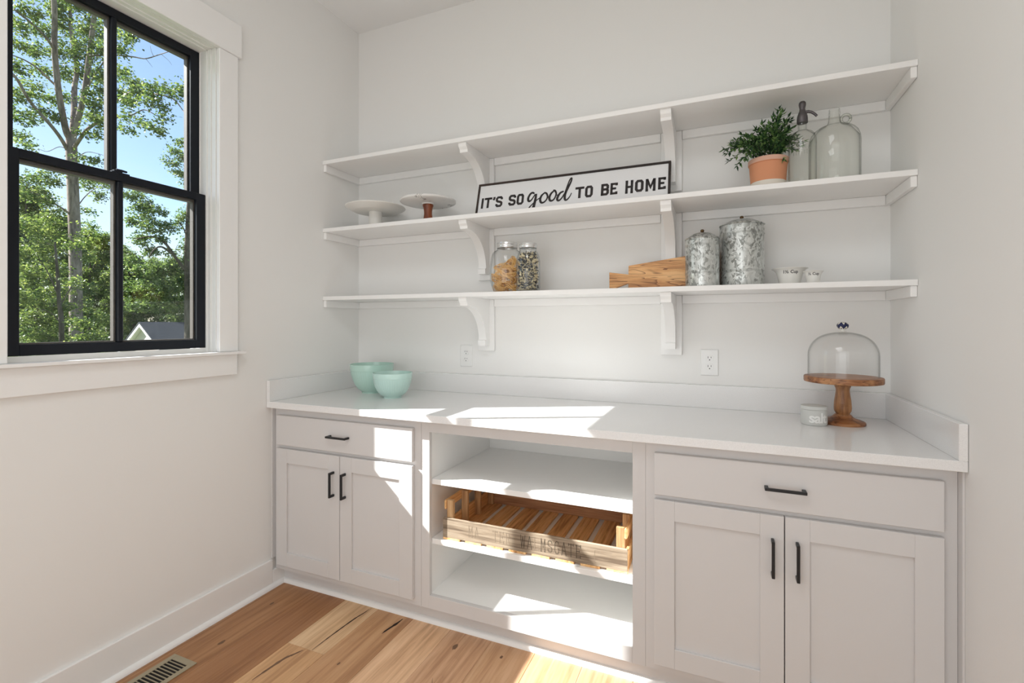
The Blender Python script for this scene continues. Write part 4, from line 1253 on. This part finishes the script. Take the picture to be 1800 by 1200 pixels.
# stencilled front
def stencil(word, x0, x1, z0, z1, w, mat):
    n = len(word)
    st = (x1 - x0) / n
    for i, ch in enumerate(word):
        if ch == ' ':
            continue
        mb = MB()
        glyph(mb, ch, x0 + st * (i + 0.12), x0 + st * (i + 0.88), z0, z1, w, lambda u, v: (u, -0.0004, v))
        obj('letter', mb, M['ink_faint'] if ch == 'L' else mat, fb, local=True)
stencil('WALMSGATE', 0.352, 0.606, 0.026, 0.078, 0.0023, M['ink'])
stencil('MA  TER', 0.118, 0.315, 0.028, 0.076, 0.0016, M['ink_faint'])
mb = MB()
for a in ((0.655, 0.022, 0.655, 0.068), (0.655, 0.068, 0.72, 0.068), (0.655, 0.022, 0.72, 0.022)):
    mb.ribbon([(a[0], a[1]), (a[2], a[3])], 0.0012, lambda u, v: (u, -0.0004, v))
obj('stamp', mb, M['ink_faint'], fb, local=True)

# ------------------------------------------------------------------ outdoors
FWD = Vector((-math.sin(YAW), math.cos(YAW), 0))
RGT = Vector((math.cos(YAW), math.sin(YAW), 0))
def far(px, py, depth):
    return CAM + (FWD + RGT * ((px - 900) / F_PX) + Vector((0, 0, (570 - py) / F_PX))) * depth
GZ = -2.2
def grassmat():
    m_, t_, b = nodes('grass')
    c = coords(t_)
    n = N(t_, 'ShaderNodeTexNoise', Scale=0.6, Detail=6.0)
    r = ramp(t_, [(0.35, (0.045, 0.085, 0.022)), (0.65, (0.12, 0.16, 0.05))])
    t_.links.new(c.outputs[0], n.inputs['Vector'])
    t_.links.new(n.outputs['Fac'], r.inputs['Fac'])
    t_.links.new(r.outputs['Color'], b.inputs['Base Color'])
    b.inputs['Roughness'].default_value = 0.95
    return m_
setp(obj('ground', MB().add([(-160, -120, GZ), (60, -120, GZ), (60, 140, GZ), (-160, 140, GZ)], [(0, 1, 2, 3)]), grassmat()), kind='structure')
M['bark'] = wood('grey_bark', (0.12, 0.09, 0.078), (0.25, 0.195, 0.17), (0.36, 0.29, 0.255), axis=2, grain=16.0, stretch=0.25, rough=0.95, rnd=False, bump=0.6)
M['bark2'] = wood('brown_bark', (0.05, 0.038, 0.03), (0.10, 0.078, 0.06), (0.15, 0.12, 0.10), axis=2, grain=16.0, stretch=0.25, rough=0.95, rnd=False, bump=0.6)
M['leaf_oak'] = leafmat('oak_leaf', (0.05, 0.10, 0.038), (0.125, 0.19, 0.068), (0.28, 0.33, 0.13), 0.45)
M['leaf_bright'] = leafmat('bright_leaf', (0.06, 0.11, 0.038), (0.15, 0.21, 0.072), (0.32, 0.36, 0.155), 0.5)
M['leaf_dark'] = leafmat('dark_leaf', (0.055, 0.105, 0.045), (0.13, 0.20, 0.08), (0.29, 0.35, 0.16), 0.45)

def foliage(name, blobs, mat, parent, leaf, dens, seed, twig=0.34):
    """blobs: (centre, radius); leaves gather in small sprays inside each blob"""
    rg = np.random.default_rng(seed)
    P = []
    for c, r in blobs:
        nsp = max(4, int(dens * r * r * 9))
        d = rg.normal(size=(nsp, 3))
        d /= np.linalg.norm(d, axis=1)[:, None]
        cc = np.array(c) + d * (r * rg.random(nsp) ** 0.45)[:, None] * np.array([1, 1, 0.8])
        nl = 32
        e = rg.normal(size=(nsp, nl, 3)) * (twig * rg.uniform(0.5, 1.0, size=(nsp, 1, 1))) * np.array([0.55, 0.55, 0.32])
        P.append((cc[:, None, :] + e).reshape(-1, 3))
    P = np.concatenate(P)
    n = len(P)
    d = rg.normal(size=(n, 3)) * np.array([1, 1, 0.5]) + np.array([0, 0, -0.25])
    d /= np.linalg.norm(d, axis=1)[:, None]
    s = np.cross(d, rg.normal(size=(n, 3)) * 0.8 + np.array([0, 0, 1.0]))
    s /= np.linalg.norm(s, axis=1)[:, None] + 1e-9
    up = np.cross(s, d)
    L = leaf * rg.uniform(0.7, 1.3, size=(n, 1))
    w = L * 0.30
    V = np.stack([P, P + d * L * 0.5 + s * w + up * L * 0.08, P + d * L, P + d * L * 0.5 - s * w + up * L * 0.08], 1).reshape(-1, 3)
    me = bpy.data.meshes.new(name)
    me.vertices.add(4 * n)
    me.vertices.foreach_set('co', V.astype(np.float32).ravel())
    me.loops.add(4 * n)
    me.loops.foreach_set('vertex_index', np.arange(4 * n, dtype=np.int32))
    me.polygons.add(n)
    me.polygons.foreach_set('loop_start', np.arange(0, 4 * n, 4, dtype=np.int32))
    me.update(calc_edges=True)
    me.materials.append(mat)
    return setp(link(name, me, parent), kind='stuff')

def tree(base, label, trunk, limbs, blobs, mat, bark, leaf, dens, seed, twig=0.34, group=None):
    t = empty('tree', tuple(base), label, 'tree', group)
    pts, rad = trunk
    sm = smoothpath([(*p, r) for p, r in zip(pts, rad)], 5)
    obj('trunk', MB().tube([q[:3] for q in sm], [q[3] for q in sm], 12), bark, t, smooth=60)
    for pts, ra, rb in limbs:
        sm = smoothpath([tuple(p) for p in pts], 5)
        n = len(sm)
        obj('branch', MB().tube(sm, [ra + (rb - ra) * i / (n - 1) for i in range(n)], 8), bark, t, smooth=60)
    foliage('foliage', blobs, mat, t, leaf, dens, seed, twig)
    return t

def pxpath(pts, d0, d1):
    n = len(pts)
    return [far(x, y, d0 + (d1 - d0) * i / (n - 1)) for i, (x, y) in enumerate(pts)]

# the big oak in the left panes
D0 = 17.0
k_ = D0 / F_PX
tr = [far(136, 690, D0), far(134, 597, D0), far(132.5, 450, D0), far(128, 330, D0), far(126, 275, D0), far(125, 238, D0)]
tr[0].z = GZ
rad = [0.235, 0.195, 0.178, 0.168, 0.165, 0.150]
limbs = [
    (pxpath([(123, 245), (115, 225), (103, 160), (96, 88), (96, 25), (92, -40)], D0, D0 - 1.0), 0.108, 0.072),
    (pxpath([(127, 245), (130, 200), (131, 155), (135, 118), (126, 60), (121, -30)], D0, D0 + 1.5), 0.112, 0.05),
    (pxpath([(127, 245), (135, 218), (148, 165), (157, 98), (166, 25), (172, -40)], D0, D0 - 0.4), 0.105, 0.07),
    (pxpath([(122, 270), (108, 245), (90, 221), (62, 190), (46, 168), (24, 132), (-20, 100)], D0, D0 - 2.0), 0.065, 0.035),
    (pxpath([(129, 262), (138, 248), (155, 226), (187, 203), (212, 170), (242, 162), (270, 165), (303, 173), (324, 197)], D0, D0 - 2.4), 0.066, 0.014),
    (pxpath([(155, 226), (178, 214), (205, 207), (228, 204), (253, 193), (275, 203), (288, 208)], D0 - 0.5, D0 - 2.0), 0.030, 0.010),
    (pxpath([(158, 98), (180, 97), (205, 97), (235, 100), (256, 103), (280, 96), (299, 90)], D0 - 0.4, D0 - 1.5), 0.032, 0.010),
    (pxpath([(256, 103), (262, 110), (268, 118)], D0 - 1.1, D0 - 1.1), 0.007, 0.003),
    (pxpath([(270, 99), (266, 90), (264, 80)], D0 - 1.2, D0 - 1.3), 0.008, 0.003),
    (pxpath([(283, 95), (296, 106), (302, 114)], D0 - 1.3, D0 - 1.3), 0.007, 0.003),
    (pxpath([(96, 88), (80, 65), (52, 38), (24, 16)], D0 - 0.6, D0 - 1.8), 0.045, 0.028),
    (pxpath([(100, 152), (85, 138), (66, 120), (44, 106), (20, 96)], D0, D0 - 1.4), 0.038, 0.018),
    (pxpath([(148, 165), (168, 130), (188, 100), (205, 70)], D0, D0 - 1.2), 0.032, 0.014),
    (pxpath([(127, 380), (112, 368), (92, 356), (62, 340), (40, 333)], D0, D0 - 1.5), 0.038, 0.014),
    (pxpath([(135, 365), (150, 345), (170, 330), (195, 325)], D0, D0 + 1.0), 0.020, 0.008),
    (pxpath([(128, 455), (112, 440), (90, 430), (66, 424)], D0, D0 - 1.4), 0.020, 0.008),
    (pxpath([(126, 285), (150, 268), (172, 270), (190, 276)], D0, D0 - 1.0), 0.014, 0.005),
    (pxpath([(118, 262), (104, 258), (84, 266), (68, 262)], D0, D0 - 1.0), 0.014, 0.006),
]
bl = []
def bb_(px, py, rp, d):
    bl.append((tuple(far(px, py, d)), rp * d / F_PX))
for px, py, rp, dd in ((60, 18, 22, -1), (100, 6, 26, 1.0), (140, 8, 26, 0), (176, 12, 22, -.8), (36, 48, 20, -1.5), (75, 48, 20, .8), (120, 45, 24, 1.4), (160, 50, 26, .5), (190, 44, 18, -.6),
                       (30, 82, 18, -1.2), (62, 88, 18, 1), (104, 88, 20, 1.6), (140, 90, 24, .8), (176, 92, 24, -.4), (200, 80, 16, -.8), (34, 118, 18, -1.4), (70, 124, 15, .4), (118, 128, 18, 1.5), (150, 128, 20, .9), (182, 132, 22, -.8),
                       (30, 168, 18, -1), (62, 160, 20, -.3), (92, 178, 14, .8), (118, 172, 15, 1.6), (160, 176, 22, -.6), (188, 166, 20, -1.2), (40, 205, 20, -1.2), (70, 200, 18, -.6), (160, 205, 16, -.8), (182, 216, 16, -1.2),
                       (30, 240, 14, -1), (48, 256, 11, -1.4), (150, 234, 12, -.6), (176, 236, 10, -1), (146, 280, 10, -.6), (166, 284, 8, -.8), (96, 206, 10, -.4),
                       (222, 60, 16, -1), (215, 92, 10, -1), (226, 74, 8, -1.3), (216, 130, 16, -1.4), (230, 146, 15, -1.6), (216, 168, 16, -1.2), (244, 160, 17, -1.8), (262, 158, 16, -2), (236, 182, 14, -1.7), (262, 178, 14, -2),
                       (284, 186, 12, -2), (284, 150, 11, -2.1), (300, 158, 11, -2.2), (316, 148, 11, -2.4), (318, 166, 11, -2.4), (222, 206, 11, -1.7), (248, 214, 11, -1.8), (268, 222, 11, -2), (278, 232, 7, -2), (286, 206, 9, -2), (225, 226, 7, -1.6),
                       (60, 312, 22, -1.2), (95, 322, 14, -.8), (40, 340, 18, -1.4), (80, 350, 16, -1), (160, 318, 20, 1), (188, 322, 16, .6), (176, 345, 12, .8), (104, 300, 12, -.4), (150, 372, 8, .6)):
    bb_(px, py, rp, D0 + dd)
tree(tr[0], 'tall oak with a grey forked trunk seen in the left panes', (tr, rad), limbs, bl, M['leaf_oak'], M['bark'], 0.098, 12.0, 5, 0.27)

# slender sapling in front of it, low in the left pane
bl = []
for px, py, rp, dd in ((50, 400, 26, 0), (85, 395, 22, .6), (40, 440, 26, -.4), (80, 436, 24, .3), (110, 420, 16, .6), (55, 480, 26, 0), (95, 474, 22, .5), (40, 520, 26, -.3), (80, 520, 26, .4), (112, 505, 18, .6), (150, 420, 18, 1), (160, 395, 12, 1),
                       (50, 560, 26, 0), (90, 560, 26, .3), (60, 596, 26, 0), (100, 598, 26, .3), (140, 570, 18, -.6), (150, 600, 22, -.5), (180, 560, 18, 0.4), (185, 596, 24, 0), (150, 540, 12, .8), (110, 540, 16, .2), (128, 430, 9, -1.0), (150, 430, 14, .5), (132, 495, 8, -1), (160, 455, 10, .8)):
    bb_(px, py, rp, 14.0 + dd)
tr = [far(110, 640, 14), far(108, 575, 14), far(104, 530, 14), far(101, 480, 14), far(96, 420, 14)]
tr[0].z = GZ
tree(tr[0], 'slender leafy sapling before the oak in the lower left pane', (tr, [0.075, 0.062, 0.052, 0.04, 0.02]),
     [(pxpath([(103, 520), (85, 480), (66, 450)], 14, 13.7), 0.02, 0.008), (pxpath([(104, 540), (128, 500), (150, 470)], 14, 14.4), 0.02, 0.008), (pxpath([(108, 570), (90, 550), (60, 540)], 14, 13.6), 0.018, 0.006)],
     bl, M['leaf_bright'], M['bark2'], 0.082, 15.0, 6, 0.21)

# tree at the right edge, above the neighbour's roof
bl = []
for px, py, rp, dd in ((325, 250, 12, 0), (306, 264, 10, 0), (318, 282, 12, 0), (298, 284, 9, 0), (322, 306, 10, 0), (336, 268, 12, .6), (330, 320, 8, .2), (310, 300, 7, .2),
                       (236, 345, 16, -1), (256, 362, 18, -1), (276, 372, 14, -1), (240, 385, 18, -.5), (268, 398, 18, -.8), (290, 398, 12, -.8), (246, 420, 16, -.2), (284, 418, 12, -.6), (262, 440, 14, 0), (300, 406, 9, -.6),
                       (320, 380, 11, 0), (336, 372, 12, .4), (312, 392, 8, 0), (334, 398, 11, .3), (338, 426, 14, .4), (322, 436, 10, .2), (300, 446, 10, 0), (338, 458, 15, .4), (318, 470, 16, .2), (296, 474, 16, 0), (272, 474, 16, -.2), (250, 474, 16, 0), (232, 460, 14, .2),
                       (336, 494, 16, .4), (310, 500, 18, 0), (282, 504, 18, -.2), (256, 506, 18, 0), (234, 500, 16, .3), (330, 526, 16, .5), (300, 528, 18, .2), (270, 534, 18, 0), (240, 536, 18, .2)):
    bb_(px, py, rp, 24.0 + dd)
tr = [far(334, 650, 24), far(333, 560, 24), far(331, 490, 24), far(330, 430, 24), far(333, 340, 24), far(336, 260, 24)]
tr[0].z = GZ
tree(tr[0], 'broad tree at the right edge of the window, rising beside the roof', (tr, [0.26, 0.22, 0.18, 0.14, 0.09, 0.04]),
     [(pxpath([(331, 480), (318, 465), (306, 449), (291, 428), (277, 418), (261, 416), (240, 420)], 24, 22.8), 0.085, 0.03), (pxpath([(306, 449), (285, 434), (272, 438), (262, 452)], 23.6, 23), 0.05, 0.03),
      (pxpath([(332, 330), (322, 306), (308, 290), (296, 286)], 24, 23.8), 0.035, 0.012), (pxpath([(330, 420), (322, 400), (312, 388)], 24, 23.8), 0.04, 0.015)],
     bl, M['leaf_dark'], M['bark2'], 0.125, 9.0, 8, 0.30)

# the wood behind: separate trees, each with its own trunk and crown
wood_trees = [(44, 33, 318, 60, 3, 'leaf_bright', 'bright background tree at the far left edge of the window'),
              (92, 40, 372, 54, 4, 'leaf_oak', 'background tree behind the sapling, left of the oak trunk'),
              (158, 48, 400, 46, 5, 'leaf_bright', 'background tree just right of the oak trunk'),
              (196, 58, 425, 46, 6, 'leaf_oak', 'far background tree behind the lower muntin'),
              (236, 52, 440, 50, 7, 'leaf_oak', 'far background tree behind the gable peak'),
              (288, 66, 452, 52, 9, 'leaf_bright', 'far background tree behind the roof ridge'),
              (352, 46, 430, 54, 10, 'leaf_dark', 'far background tree behind the right end of the roof'),
              (6, 26, 360, 54, 11, 'leaf_oak', 'background tree mostly hidden by the left sash stile')]
for px, d, ytop, rp, seed, mt, lab in wood_trees:
    R_ = random.Random(seed)
    bl = []
    y = ytop + rp * 0.4
    while y < 615:
        wv = rp * (0.55 + 0.45 * min(1.0, (y - ytop) / 70.0))
        for q in range(5):
            bb_(px + R_.uniform(-wv, wv), y + R_.uniform(-10, 10), R_.uniform(11, 19), d + R_.uniform(-1.5, 1.5))
        y += 19
    tp = far(px + 3, ytop + 10, d)
    ba = far(px, 640, d)
    ba.z = GZ
    md = far(px - 2, 520, d)
    tree(ba, lab, ([ba, md, tp], [0.20, 0.15, 0.04]), [(pxpath([(px - 1, 500), (px - 14, 470), (px - 26, 450)], d, d - 0.8), 0.07, 0.025), (pxpath([(px, 480), (px + 14, 455), (px + 24, 430)], d, d + 0.8), 0.07, 0.025)],
         bl, M[mt], M['bark2'], 0.185, 5.0, seed + 40, 0.45, 'wooded background trees')

# neighbour's house: gable end and shingled roof
def shingles():
    m_, t_, b = nodes('roof_shingles')
    c = coords(t_, (1, 1, 1))
    br = t_.nodes.new('ShaderNodeTexBrick')
    br.inputs['Scale'].default_value = 1.0
    br.inputs['Brick Width'].default_value = 0.5
    br.inputs['Row Height'].default_value = 0.2
    br.inputs['Mortar Size'].default_value = 0.02
    br.inputs['Color1'].default_value = (0.026, 0.031, 0.040, 1)
    br.inputs['Color2'].default_value = (0.042, 0.048, 0.058, 1)
    br.inputs['Mortar'].default_value = (0.016, 0.02, 0.026, 1)
    t_.links.new(c.outputs[0], br.inputs['Vector'])
    t_.links.new(br.outputs['Color'], b.inputs['Base Color'])
    b.inputs['Roughness'].default_value = 0.85
    return m_
A0 = far(244, 565.5, 30)
wdir = (RGT * 0.875 + FWD * -0.483).normalized()
rdir = (RGT * 0.483 + FWD * 0.875).normalized()
HWD, PITCH = 4.6, 0.66
base = A0 + rdir * 6.0
ho = empty('house', (base.x, base.y, GZ), 'cream neighbouring house with grey shingled gable roof below the trees', 'house', None, math.atan2(rdir.y, rdir.x))
# local frame: x along the ridge, y = left of the ridge; the near side is -y
zr = A0.z - GZ
sgn = 1.0 if Vector((-rdir.y, rdir.x, 0)).dot(wdir) < 0 else -1.0
LEN = 13.0
x0_, x1_ = -6.0, -6.0 + LEN
m = MB().prism([(-HWD + 0.35, 0), (HWD - 0.35, 0), (HWD - 0.35, zr - 0.28 - (HWD - 0.35) * PITCH), (0, zr - 0.28), (-HWD + 0.35, zr - 0.28 - (HWD - 0.35) * PITCH)], lambda p, q, t_: (t_, p, q), x0_ + 0.32, x1_ - 0.32)
obj('walls', m, plain('cream_siding', (0.78, 0.70, 0.62), 0.8), ho, local=True)
M['shingle'] = shingles()
for s in (-1, 1):
    rs = obj('roof_slope', MB().prism([(0, 0), (HWD * math.sqrt(1 + PITCH ** 2), 0), (HWD * math.sqrt(1 + PITCH ** 2), 0.07), (0, 0.07)], lambda p, q, t_: (t_, p, q), x0_, x1_), M['shingle'], ho, local=True)
    rs.location = (0, 0, zr - 0.07)
    rs.rotation_euler = (-math.atan(PITCH), 0, 0) if s > 0 else (PI + math.atan(PITCH), 0, 0)
    if s < 0:
        rs.location = (0, 0, zr)
    wt = plain('white_rake_board', (0.80, 0.79, 0.77), 0.6)
    m = MB().prism([(0, zr - 0.08), (s * HWD, zr - 0.08 - HWD * PITCH), (s * HWD, zr - 0.30 - HWD * PITCH), (0, zr - 0.30)], lambda p, q, t_: (t_, p, q), x0_ + 0.02, x0_ + 0.32)
    obj('rake_board', m, wt, ho, local=True)
vx, vy = 2.55, -sgn * 1.1 if False else -1.1
m = MB().tube([(vx, vy, zr - 1.1 * PITCH - 0.1), (vx, vy, zr - 1.1 * PITCH + 0.22)], 0.06, 10)
m.box(vx - 0.12, vx + 0.12, vy - 0.12, vy + 0.12, zr - 1.1 * PITCH + 0.2, zr - 1.1 * PITCH + 0.26)
obj('roof_vent', m, plain('white_roof_vent', (0.8, 0.8, 0.78), 0.5), ho, local=True)
